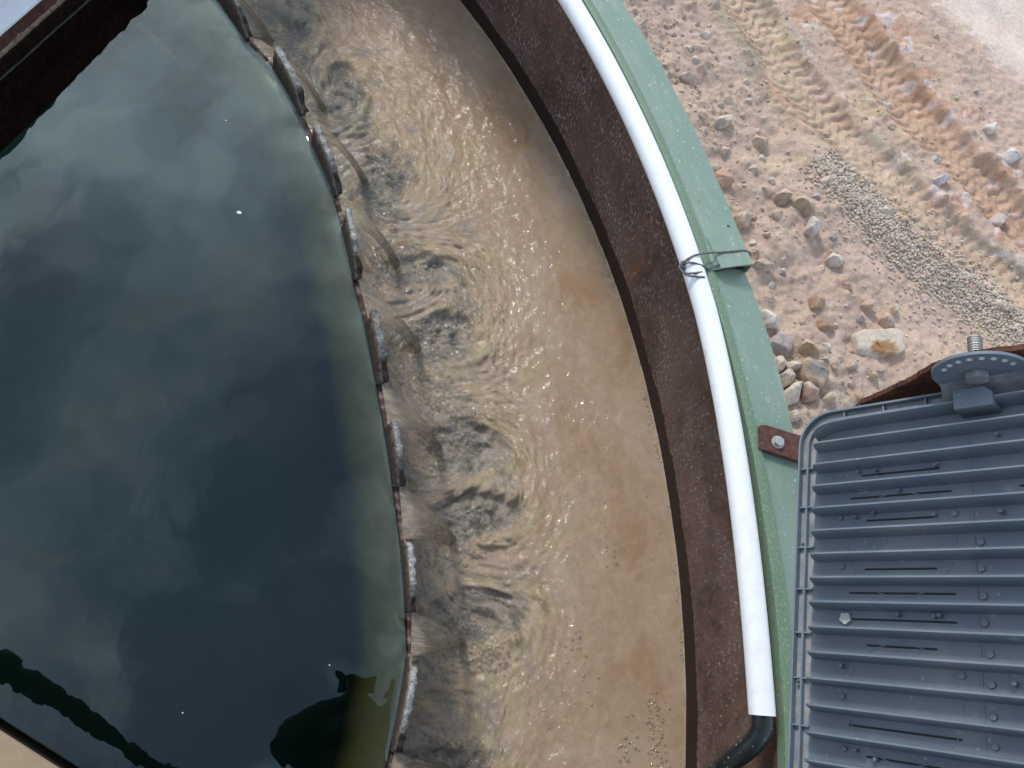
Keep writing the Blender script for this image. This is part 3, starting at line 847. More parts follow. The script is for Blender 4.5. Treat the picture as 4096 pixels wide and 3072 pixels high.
        STONES_DONE.append((x, y, s)); n += 1
    # grit and gravel nobody could count
    ico = bmesh.new(); bmesh.ops.create_icosphere(ico, subdivisions=1, radius=1.0)
    iv = np.array([v.co[:] for v in ico.verts]); jf = np.array([[v.index for v in f.verts] for f in ico.faces]); ico.free()
    def scatter(name, XY, S, cols, label, sink=0.3):
        m = len(XY)
        zz = ground_height(XY[:, 0][None], XY[:, 1][None])[0]
        ax = rng.normal(0, 1, (m, 3, 3)); Q = np.linalg.qr(ax)[0]
        sc = S[:, None] * rng.uniform(0.6, 1.15, (m, 3))
        jit = 1 + rng.uniform(-0.22, 0.22, (m, len(iv), 1))
        V = np.einsum('mij,mkj->mki', Q, iv[None] * jit * sc[:, None, :])
        V += np.concatenate([XY, (zz + S * (0.5 - sink))[:, None]], 1)[:, None, :]
        F = (jf[None] + (np.arange(m) * len(iv))[:, None, None]).reshape(-1, 3)
        C = np.repeat(cols, len(iv), 0)
        tag(link(name, mesh_np(name, V.reshape(-1, 3), F, C), MAT['gravel'], smooth=False), label, name.replace('_', ' '), kind='stuff')
    seg = np.hypot(*np.diff(GRAVEL, axis=0).T); cum = np.r_[0, np.cumsum(seg)]
    m = 5200
    u = rng.random(m) * cum[-1]
    gx = np.interp(u, cum, GRAVEL[:, 0]); gy = np.interp(u, cum, GRAVEL[:, 1])
    dx = np.interp(u, cum[:-1], np.diff(GRAVEL[:, 0]) / seg); dy = np.interp(u, cum[:-1], np.diff(GRAVEL[:, 1]) / seg)
    wd = 0.034 + 0.016 * np.sin(u * 4) + 0.05 * sstep(0.3, 0.9, u) * (1 - sstep(1.0, 1.8, u))
    off = rng.normal(0, 1, m) * wd * (1 + 0.8 * (rng.random(m) < 0.25)) - 0.02
    XY = np.c_[gx - dy * off, gy + dx * off]
    scatter('gravel_strip', XY, rng.uniform(0.0045, 0.0090, m), np.clip(np.array((0.49, 0.41, 0.33)) * rng.uniform(0.75, 1.25, (m, 1)) + rng.normal(0, 0.005, (m, 3)), 0, 1), 'strip of small pale gravel running down the bank', 0.2)
    m = 9000
    th = DEG(rng.uniform(-3, 36, m)); ee = np.c_[np.cos(th), np.sin(th)]
    XY = (C0 + ee * Rout(th)[:, None]) * ((CAMZ - GZ) / (CAMZ - ZR)) + ee * (1.7 * rng.random(m) ** 1.7)[:, None]
    keep = pn(XY[:, 0] * 2.5 + 13, XY[:, 1] * 2.5) + 0.35 * rng.normal(0, 1, m) > 0.0
    XY = XY[keep]; m = len(XY)
    scatter('loose_grit', XY, rng.lognormal(math.log(0.0032), 0.5, m).clip(0.0012, 0.010), np.clip(np.array((0.44, 0.355, 0.275)) * rng.uniform(0.85, 1.3, (m, 1)) + rng.normal(0, 0.006, (m, 3)), 0, 1), 'loose grit and crumbs of soil scattered over the clay', 0.35)


build_stones()

# ------------------------------------------------------------------ outer wall with green rim
TH = DEG(np.linspace(-42, 62, 520))


wall = thing('tank_wall', 'round rusty steel outer wall of the tank with a green painted rim', 'tank wall', (0.85, 0.35, -0.95))


def ring_loft(name, prof, th, mat, parent, uvoff=0.0, jitter=0.0, closed=True, label=None):
    """prof(th) -> list of (r, z); lofted round the tank"""
    P = prof(th)                                # (k, n, 2)
    k = len(P)
    V = np.stack([polar(th, p[0], p[1]) for p in P], 1)       # n, k, 3
    if closed:
        lens = np.array([[math.hypot(P[i + 1][0][0] - P[i][0][0], P[i + 1][1][0] - P[i][1][0]) for i in range(k - 1)]])
        vv = np.r_[0, np.cumsum(lens)]
    else:
        vv = None
    n = len(th)
    if mat is MAT['shell']:
        UV = np.stack([np.repeat((th * 3.46)[:, None], k, 1), V[..., 2]], -1)
    else:
        UV = np.stack([np.repeat((th * 3.5)[:, None], k, 1), np.repeat(vv[None], n, 0)], -1)
    F = gridF(n, k, closed)
    V2 = V.reshape(-1, 3); UV = UV.reshape(-1, 2)
    me = mesh_np(name, V2, F, uv=UV)
    bm = bmesh.new(); bm.from_mesh(me)
    if closed:
        bm.verts.ensure_lookup_table()
        for base in (0, (n - 1) * k):
            bm.faces.new([bm.verts[base + j] for j in range(k)])
    bmesh.ops.recalc_face_normals(bm, faces=bm.faces)
    bm.to_mesh(me); bm.free()
    o = link(name, me, mat, parent, smooth=False)
    if label: o['label'] = label
    return o


def smooth_by_angle(o, ang=40):
    me = o.data
    me.polygons.foreach_set('use_smooth', np.ones(len(me.polygons), bool))
    bm = bmesh.new(); bm.from_mesh(me)
    for e in bm.edges:
        if len(e.link_faces) == 2 and e.calc_face_angle(0) > math.radians(ang): e.smooth = False
    bm.to_mesh(me); bm.free()
    return o


def prof_shell(th):
    r = Rshell(th); zl = np.linspace(-1.15, ZR - 0.012, 14)
    dent = lambda z: 0.004 * pn(th * 9, z * 3 + 0 * th)
    inner = [(r + dent(z), z + 0 * th) for z in zl]
    outer = [(r + 0.006 + dent(z), z + 0 * th) for z in zl[::-1]]
    return inner + outer


smooth_by_angle(ring_loft('shell_plate', prof_shell, TH, MAT['shell'], wall, label='rust-brown steel plate with white lime flecks and a dark wet foot'))

TJ = math.atan2(at(2940, 1080, ZR)[1] - C0[1], at(2940, 1080, ZR)[0] - C0[0])      # where the rim is cut and lapped


def prof_rim(lift0, dip=lambda th: 0 * th):
    def f(th):
        ri = Rshell(th) + 0.004; ro = Rout(th) + 0.0015 * pn(th * 70, 0 * th + 3)
        z = ZR + lift0(th) + 0.0015 * pn(th * 25, 0 * th)
        zi = ZR + 0.001 * pn(th * 22, 0 * th + 8)
        sink = dip(th)
        # an inverted angle: flat top, rolled inner lip, short outer drop
        return [(ri - 0.000, zi - 0.024), (ri - 0.000, zi - 0.010), (ri - 0.002, zi - 0.003), (ri + 0.005, zi + 0.001), (ri + 0.015, zi + 0.0005), (ri + 0.020, zi - 0.002),
                (ri + 0.028, z), (ro - 0.006, z - sink), (ro - 0.001, z - sink - 0.003), (ro, z - sink - 0.009), (ro, z - sink - 0.045),
                (ro - 0.005, z - sink - 0.045), (ro - 0.005, z - sink - 0.008), (ri + 0.02, z - 0.007), (ri + 0.003, zi - 0.008), (ri + 0.003, zi - 0.024)]
    return f


far = np.r_[TJ + 0.0005, TH[TH > TJ + 0.002]]
near = np.r_[TH[TH < TJ - 0.001], TJ + 0.004]
smooth_by_angle(ring_loft('rim_flange', prof_rim(lambda th: 0.001 + 0.0175 * np.exp(-np.maximum(th - TJ, 0) / 0.020)), far, MAT['green'], wall, label='pale green flange section with a lifted open end'))
smooth_by_angle(ring_loft('rim_flange', prof_rim(lambda th: -0.0045 + 0 * th, lambda th: 0.024 * np.exp(-np.maximum(TJ - th, 0) / 0.05)), near, MAT['green'], wall, label='pale green flange section tucked under the lifted end'))


def prof_lip(th):
    ri = Rshell(th) + 0.0015 * pn(th * 18, 0 * th + 2)
    wv = sstep(DEG(6), DEG(-6), th)              # the lip stands away further along the rim
    w = 0.019 + 0.010 * wv
    return [(ri - 0.0045, ZR - 0.026 + 0 * th), (ri - 0.0040, ZR - 0.006 + 0 * th), (ri - 0.002, ZR + 0.0035 + 0 * th), (ri + 0.003, ZR + 0.0065 + 0 * th), (ri + w - 0.006, ZR + 0.0065 + 0 * th), (ri + w, ZR + 0.004 + 0 * th),
            (ri + w, ZR - 0.001 + 0 * th), (ri + 0.0, ZR + 0.0022 + 0 * th), (ri - 0.0010, ZR - 0.008 + 0 * th), (ri - 0.0015, ZR - 0.026 + 0 * th)]


smooth_by_angle(ring_loft('rim_lip', prof_lip, TH, MAT['lip'], wall, label='darker green rolled inner lip of the rim'))

# rust nick on the outer edge
nk = polar(np.array([math.atan2(at(2950, 930, ZR)[1] - C0[1], at(2950, 930, ZR)[0] - C0[0])]), Rout(TJ + 0.05) - 0.012, ZR)[0]
mb = MB()
_c, _s = math.cos(1.95), math.sin(1.95)
mb.prism([(-0.022, -0.010), (0.005, -0.004), (0.024, 0.003), (0.020, 0.008), (-0.004, 0.006), (-0.018, 0.000)], 0.0, 0.0022,
         lambda P: np.c_[nk[0] - 0.006 + _c * P[:, 0] - _s * P[:, 1], nk[1] + _s * P[:, 0] + _c * P[:, 1], ZR + 0.0022 + P[:, 2]])
link('rust_scar', mb.mesh('rust_scar'), MAT['rust'], wall, smooth=False)
# dark filler box added so the open end under the lifted flange looks black
def prof_box(th):
    ri, ro = Rshell(th) + 0.008, Rout(th) - 0.0085
    return [(ri, ZR - 0.080 + 0 * th), (ri, ZR - 0.012 + 0 * th), (ro, ZR - 0.016 + 0 * th), (ro, ZR - 0.080 + 0 * th)]
ring_loft('rim_gap_filler', prof_box, np.r_[TJ + 0.0035, TH[(TH > TJ + 0.006)]], MAT['dark_steel'], wall)
ring_loft('rim_gap_filler', lambda th: [(r, z - 0.030) for r, z in prof_box(th)], np.r_[TH[(TH <= TJ)], TJ + 0.0030], MAT['dark_steel'], wall)

# ------------------------------------------------------------------ white pipe, hose, wire
PIPE_PX = [(2200, -180), (2296, 0), (2472, 315), (2648, 685), (2778, 1074), (2852, 1407), (2944, 1852), (3000, 2278), (3052, 2862)]
PR = 0.0268
PZ = ZR - 0.004
pp = np.array([at(x, y, PZ)[:2] for x, y in PIPE_PX])
pv = pp - C0
pth, prr = np.arctan2(pv[:, 1], pv[:, 0]), np.hypot(pv[:, 0], pv[:, 1])
kk = np.polyfit(pth[1:], prr[1:], 3)
th_end = pth[-1]
pipe_th = np.linspace(th_end, DEG(48), 220)
pipe_r = np.polyval(kk, np.clip(pipe_th, th_end, DEG(24)))
pipe_r = np.minimum(pipe_r, Rshell(pipe_th) - 0.0095 - PR + 0.004)


def pipe_z(th): return PZ + 0.0035 * np.sin(th * 11)


def build_pipe():
    n, seg = len(pipe_th), 40
    Cn = polar(pipe_th, pipe_r, pipe_z(pipe_th))
    er = np.stack([np.cos(pipe_th), np.sin(pipe_th), 0 * pipe_th], -1)
    a = np.linspace(0, 2 * np.pi, seg + 1)
    def tubeV(r): return Cn[:, None] + r * (np.cos(a)[None, :, None] * er[:, None] + np.sin(a)[None, :, None] * np.array([0, 0, 1.0]))
    V = tubeV(PR)
    s = pipe_th * 3.42
    UV = np.stack([np.repeat(s[:, None], seg + 1, 1), np.repeat((a * PR)[None], n, 0)], -1)
    Vi = tubeV(PR - 0.0028)[:14]
    nb = V.reshape(-1, 3).shape[0]
    F = gridF(n, seg + 1, flip=True)
    Fi = gridF(14, seg + 1, base=nb)
    rim = np.array([(j, j + 1, nb + j + 1, nb + j) for j in range(seg)])
    me = mesh_np('pvc_pipe', np.concatenate([V.reshape(-1, 3), Vi.reshape(-1, 3)]), np.concatenate([F, Fi, rim]),
                 uv=np.concatenate([UV.reshape(-1, 2), UV[:14].reshape(-1, 2)]))
    o = link('pvc_pipe', me, MAT['pvc'])
    smooth_by_angle(o)
    tag(o, 'long white plastic pipe bent along the inside of the green rim', 'pipe')
    return Cn


PIPE_C = build_pipe()


def build_hose():
    c = PIPE_C[0]; d = PIPE_C[0] - PIPE_C[6]; d /= np.linalg.norm(d)
    p0 = PIPE_C[10]
    tgt = [at(3046, 2915, 0.255), at(3022, 2960, 0.240), at(2975, 3005, 0.215), at(2915, 3050, 0.175), at(2850, 3110, 0.11), at(2800, 3200, 0.0), at(2780, 3300, -0.15), at(2770, 3400, -0.32)]
    ctrl = np.array([p0, c - d * 0.02, c + d * 0.012 + np.array([0, 0, -0.003])] + tgt)
    # Catmull-Rom through the points
    out = []
    P = np.vstack([2 * ctrl[0] - ctrl[1], ctrl, 2 * ctrl[-1] - ctrl[-2]])
    for i in range(1, len(P) - 2):
        for t in np.linspace(0, 1, 12, endpoint=False):
            a, b, c2, e = P[i - 1], P[i], P[i + 1], P[i + 2]
            out.append(0.5 * (2 * b + (c2 - a) * t + (2 * a - 5 * b + 4 * c2 - e) * t * t + (-a + 3 * b - 3 * c2 + e) * t ** 3))
    mb = MB(); mb.tube(np.array(out), 0.0218, 24)
    tag(link('rubber_hose', mb.mesh('rubber_hose'), MAT['rubber']), 'black rubber hose speckled with lime coming out of the white pipe end', 'hose')


build_hose()


def catmull(ctrl, n=10):
    ctrl = np.array(ctrl, float); P = np.vstack([2 * ctrl[0] - ctrl[1], ctrl, 2 * ctrl[-1] - ctrl[-2]]); out = []
    for i in range(1, len(P) - 2):
        for t in np.linspace(0, 1, n, endpoint=False):
            a, b, c2, e = P[i - 1], P[i], P[i + 1], P[i + 2]
            out.append(0.5 * (2 * b + (c2 - a) * t + (2 * a - 5 * b + 4 * c2 - e) * t * t + (-a + 3 * b - 3 * c2 + e) * t ** 3))
    out.append(ctrl[-1])
    return np.array(out)


def build_wire():
    W = lambda x, y, z: at(2500 + x / 2.765, 900 + y / 2.765, z)
    w = thing('wire_tie', 'grey wire tying the white pipe to the green rim', 'wire', W(700, 450, PZ + PR))
    top = PZ + PR + 0.003
    r = 0.0026
    mb = MB()
    # over the pipe, across the rim and down over its outer edge
    mb.tube(catmull([W(625, 470, PZ + 0.004), W(640, 430, PZ + 0.018), W(680, 385, top - 0.004), W(760, 340, top + 0.001), W(850, 318, top + 0.000), W(960, 305, ZR + 0.020), W(1080, 300, ZR + 0.012), W(1200, 290, ZR + 0.012), W(1300, 280, ZR + 0.011), W(1355, 290, ZR + 0.009), W(1385, 318, ZR - 0.004), W(1388, 340, ZR - 0.03)]), r, 8)
    link('wire_strand', mb.mesh('wire_strand'), MAT['wire'], w)
    mb = MB()
    # the second strand hugging the pipe and going under the lip
    mb.tube(catmull([W(640, 410, PZ + 0.016), W(690, 415, top - 0.002), W(760, 420, top + 0.001), W(830, 440, top - 0.002), W(885, 465, PZ + 0.022), W(910, 485, PZ + 0.008), W(915, 478, ZR + 0.010), W(960, 462, ZR + 0.012), W(1010, 447, ZR + 0.013), W(1040, 435, ZR + 0.014), W(1046, 452, ZR + 0.004)]), r, 8)
    link('wire_strand', mb.mesh('wire_strand'), MAT['wire'], w)
    mb = MB()
    # twisted knot at the side of the pipe
    k = []
    for i in range(34):
        a = i / 33 * 4.5 * math.pi
        c = W(642, 440 + i * 0.9, PZ + 0.012)
        k.append(c + np.array([0.0075 * math.cos(a), 0.0075 * math.sin(a), 0.006 * math.sin(a * 0.5)]))
    mb.tube(np.array(k), r, 8)
    link('wire_knot', mb.mesh('wire_knot'), MAT['wire'], w)
    for pts in ([(628, 440, PZ + 0.010), (618, 480, PZ + 0.010), (640, 520, PZ + 0.016), (680, 535, top - 0.002), (740, 534, top + 0.001), (800, 528, top + 0.000), (852, 520, top - 0.002)],
                [(645, 470, PZ + 0.010), (650, 520, PZ + 0.014), (690, 555, top - 0.001), (760, 568, top + 0.002), (830, 574, top + 0.001), (880, 576, top + 0.000)]):
        mb = MB(); mb.tube(catmull([W(*p) for p in pts]), r, 8)
        link('wire_tail', mb.mesh('wire_tail'), MAT['wire'], w)


build_wire()

# ------------------------------------------------------------------ weir
WT = np.array([62, 48, 41.4, 35.04, 31.54, 29.10, 25.22, 23.22, 19.31, 17.23, 13.74, 11.07, 7.39, 4.95, 1.69, -0.99, -4.46, -6.48, -10.59, -14, -20, -42])
WR = np.array([2.66, 2.655, 2.65, 2.652, 2.646, 2.669, 2.667, 2.660, 2.660, 2.650, 2.638, 2.640, 2.642, 2.648, 2.659, 2.673, 2.691, 2.702, 2.691, 2.68, 2.67, 2.66])


def Rweir(th): return np.interp(np.degrees(th), WT[::-1], WR[::-1])


TEETH = [(47.3, 43.4), (41.4, 37.5), (35.5, 31.54), (29.10, 25.22), (23.22, 19.31), (17.23, 13.74), (11.07, 7.39), (4.95, 1.69), (-0.99, -4.46), (-6.48, -10.59), (-12.6, -16.3)]
NOTCH = [(TEETH[i][1], TEETH[i + 1][0]) for i in range(len(TEETH) - 1)]
weir = thing('weir_wall', 'thin notched overflow weir of crusted steel between the dark tank and the brown channel', 'weir', (0.06, 0.35, -0.9))


def crust_cols(z01, n, kind, seed):
    """z01: 0 waterline .. 1 crest; kind: 0 front (tank side), 1 top, 2 back"""
    pass


def build_tooth(i, a, b):
    # profile: distance along (m) from the far end and height
    a, b = DEG(a), DEG(b)
    L = (a - b) * 2.66
    rng = np.random.default_rng(50 + i)
    H = 0.086 + rng.uniform(-0.010, 0.008); amt = rng.uniform(0.55, 1.1); lean = rng.uniform(0.009, 0.016); thick = rng.uniform(0.013, 0.0185)
    far_s, near_s = (0.010, 0.045) if i < 8 else (0.024, 0.030)
    if i >= 9: far_s, near_s = 0.045, 0.040
    nt = 64
    s = np.linspace(0, 1, nt) * L
    s = np.sort(np.r_[s, [far_s * 0.5, far_s, L - near_s, L - near_s * 0.5]]); nt = len(s)
    h = np.minimum(np.interp(s, [0, far_s, L * 0.55, L - near_s, L], [0.012, H, H * 0.97, H * 0.80, 0.004]), H)
    h = h + 0.0018 * pn(s * 140, 0 * s + i * 7.7) + 0.0075 * pn(s * 34, 0 * s + i * 3.3)
    th = a - s / 2.66
    rw = Rweir(th)
    T = thick + 0.010 * pn(s * 45, 0 * s + 20 + i)
    fz = np.array([-0.05, -0.02, 0.0, 0.2, 0.4, 0.6, 0.78, 0.92, 1.0])
    V = []; colr = []
    def hz(f): return np.where(f >= 0, f * h, f)
    crest = sstep(0.35, 0.8, h / H)                        # white lime sits on the level crest, dark growth on the slopes
    white = np.array([0.40, 0.385, 0.36]); dark = np.array([0.040, 0.030, 0.025]); brown = np.array([0.070, 0.044, 0.032]); pale = np.array([0.26, 0.20, 0.155])
    wmask = np.clip(sstep(0.35, 0.75, h / H) * sstep(L * 0.97, L * 0.50, s + 0.03 * pn(s * 60, 0 * s + i)) + 0.05 + 0.8 * pn(s * 55, 0 * s + 5 * i), 0, 1) * amt
    topc = dark[None] * (1 - wmask[:, None]) + white[None] * wmask[:, None]
    for f in fz:                                          # tank face, bottom to top, leaning slightly
        off = lean * max(f, 0)
        V.append(polar(th, rw + off + (0.0022 + 0.004 * (s < 0.012) + 0.004 * (s > L - 0.012)) * pn(s * 160, 0 * s + f * 9 + i), hz(f)))
        k = sstep(0.55, 1.05, f + 0.45 * pn(s * 110, f * 2 + 0 * s))[:, None]
        c = brown[None] * (1 - k) + pale[None] * k
        c = c * (0.55 + 0.45 * sstep(0.0, 0.5, f))
        colr.append(c)
    for q, dz in ((0.2, 0.0022), (0.4, 0.0034), (0.6, 0.0034), (0.8, 0.0018)):
        V.append(polar(th, rw + lean + T * q + 0.001 * pn(s * 210, 0 * s + q * 3), h + dz + 0.0018 * pn(s * 170, 0 * s + q * 7 + i)))
        colr.append(topc * (1 + 0.25 * pn(s * 120, 0 * s + q * 5)[:, None]))
    for f in fz[::-1]:
        V.append(polar(th, rw + lean * max(f, 0) + T + 0.0028 * pn(s * 150, 0 * s + f * 8 + 3), hz(f)))
        k = sstep(0.5, 1.0, np.full(nt, f))[:, None]
        colr.append(dark[None] * (1 - k) + topc * k)
    V = np.array(V); K = len(V)
    V = np.swapaxes(V, 0, 1); Cc = np.swapaxes(np.array(colr), 0, 1)
    F = gridF(nt, K)
    me = mesh_np('weir_tooth', V.reshape(-1, 3), F, np.clip(Cc.reshape(-1, 3), 0, 1))
    bm = bmesh.new(); bm.from_mesh(me); bm.verts.ensure_lookup_table()
    bm.faces.new([bm.verts[j] for j in range(K)]); bm.faces.new([bm.verts[(nt - 1) * K + j] for j in range(K)][::-1])
    bmesh.ops.recalc_face_normals(bm, faces=bm.faces)
    bm.to_mesh(me); bm.free()
    return link('weir_tooth', me, MAT['crust'], weir)


for i, (a, b) in enumerate(TEETH):
    build_tooth(i, a, b)


def build_weir_plate():
    th = DEG(np.linspace(-42, 62, 900))
    rw = Rweir(th)
    s = th * 2.66
    rows = []; cols = []
    crest = -0.009 + 0.007 * fbm(s * 45, 0 * s + 2, 3) + 0.004 * pn(s * 130, 0 * s)
    pinkc = np.array([0.27, 0.190, 0.168]); rust = np.array([0.085, 0.046, 0.035]); cream = np.array([0.40, 0.33, 0.25])
    k = sstep(-0.15, 0.3, pn(s * 40, 0 * s + 9))[:, None]; k2 = sstep(0.15, 0.4, pn(s * 55, 0 * s + 19))[:, None]
    tc = rust * (1 - k) + pinkc * k; tc = tc * (1 - k2) + cream * k2
    lump = 0.004 * np.maximum(pn(s * 55, 0 * s + 19), 0)
    for z in (-0.9, -0.5, -0.3, -0.15, -0.06, -0.03):
        rows.append(polar(th, rw + 0.001, np.full(th.shape, z))); cols.append(np.tile((0.10, 0.085, 0.05), (len(th), 1)))
    rows.append(polar(th, rw - lump, crest - 0.006)); cols.append(tc)
    for q in (0.2, 0.5, 0.8):
        rows.append(polar(th, rw + 0.018 * q, crest + lump + 0.003 * pn(s * 150, 0 * s + q * 9))); cols.append(tc * (1.0 if q < 0.7 else 0.6))
    for z in (-0.03, -0.10, -0.2, -0.3, -0.6, -0.9):
        rows.append(polar(th, rw + 0.0185, np.full(th.shape, z))); cols.append(np.tile((0.15, 0.11, 0.08), (len(th), 1)))
    V = np.swapaxes(np.array(rows), 0, 1); Cc = np.swapaxes(np.array(cols), 0, 1)
    me = mesh_np('weir_plate', V.reshape(-1, 3), gridF(V.shape[0], V.shape[1], flip=True), np.clip(Cc.reshape(-1, 3), 0, 1))
    o = link('weir_plate', me, MAT['crust'], weir)
    # submerged slimy ledge inside the weir, depth murk painted into its darkening colours
    th = DEG(np.linspace(-42, 62, 400)); rw = Rweir(th); s = th * 2.66
    rows = []; cols = []
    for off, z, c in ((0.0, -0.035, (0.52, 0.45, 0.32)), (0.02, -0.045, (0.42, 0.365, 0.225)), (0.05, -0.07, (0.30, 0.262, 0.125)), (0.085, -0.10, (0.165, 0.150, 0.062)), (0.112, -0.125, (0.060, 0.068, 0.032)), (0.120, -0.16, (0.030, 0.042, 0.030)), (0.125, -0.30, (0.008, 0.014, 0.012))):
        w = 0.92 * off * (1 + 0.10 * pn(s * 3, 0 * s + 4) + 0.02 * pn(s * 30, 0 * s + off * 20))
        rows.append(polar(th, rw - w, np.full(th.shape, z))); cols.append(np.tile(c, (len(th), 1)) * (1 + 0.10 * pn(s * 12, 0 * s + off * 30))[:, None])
    V = np.swapaxes(np.array(rows), 0, 1); Cc = np.swapaxes(np.array(cols), 0, 1)
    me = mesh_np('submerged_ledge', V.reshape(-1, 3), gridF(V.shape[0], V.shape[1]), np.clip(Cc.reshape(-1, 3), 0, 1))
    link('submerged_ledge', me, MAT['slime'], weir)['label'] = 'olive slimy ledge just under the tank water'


build_weir_plate()

# ------------------------------------------------------------------ tank water and floor


def in_notch(th):
    """1 in the middle of a notch, 0 behind a tooth"""
    d = np.degrees(th); m = np.zeros_like(d)
    for b, a in NOTCH:
        c, w = (a + b) / 2, (b - a) / 2
        m = np.maximum(m, 1 - sstep(w * 0.0, w * 1.5, np.abs(d - c)))
    return m


def build_tank_water():
    th = DEG(np.linspace(-41.5, 61.5, 1300))
    offs = np.r_[0.0, 0.0025, 0.005, 0.008, 0.012, 0.017, 0.023, 0.03, 0.04, 0.055, 0.075, 0.1, 0.14, np.linspace(0.2, 2.45, 40)]
    nm = in_notch(th)
    Th = np.repeat(th[:, None], len(offs), 1); Of = np.repeat(offs[None], len(th), 0); N = np.repeat(nm[:, None], len(offs), 1)
    R = Rweir(Th) - Of
    men = 0.0034 * np.exp(-Of / 0.0095) * (1 - N)
    dip = -0.0022 * N * np.exp(-(Of / 0.055) ** 2)
    # small rings left by drops
    Z = men + dip
    V = polar(Th, R, 0) ; V[..., 2] = Z
    me = mesh_np('tank_water', V.reshape(-1, 3), gridF(*Th.shape, flip=True))
    tag(link('tank_water', me, MAT['tank_water']), 'dark still tank water mirroring clouds and sky', kind='structure')
    # floor of the tank
    th = DEG(np.linspace(-41.5, 61.5, 60)); rr = np.linspace(0.1, 2.665, 24)
    Th, R = np.meshgrid(th, rr, indexing='ij')
    V = polar(Th, np.minimum(R, Rweir(Th) - 0.002), -0.62)
    V[..., 2] += 0.03 * pn(V[..., 0] * 2, V[..., 1] * 2)
    tag(link('tank_floor', mesh_np('tank_floor', V.reshape(-1, 3), gridF(*Th.shape, flip=True)), MAT['sludge']), 'dark sludge floor of the tank', kind='structure')


build_tank_water()

# ------------------------------------------------------------------ channel water
NAPPE_V = 0.62
DROP = -ZC
IMPACT = []
for b, a in NOTCH:
    c = DEG((a + b) / 2)
    drift = -DEG(1.1) * float(sstep(-8, 10, math.degrees(c))); c = c + drift
    r = Rweir(np.array([c]))[0] + 0.015 + NAPPE_V * math.sqrt(2 * DROP / 9.81) * 1.02
    IMPACT.append((c, r, *polar(np.array([c]), np.array([r]), 0)[0][:2]))


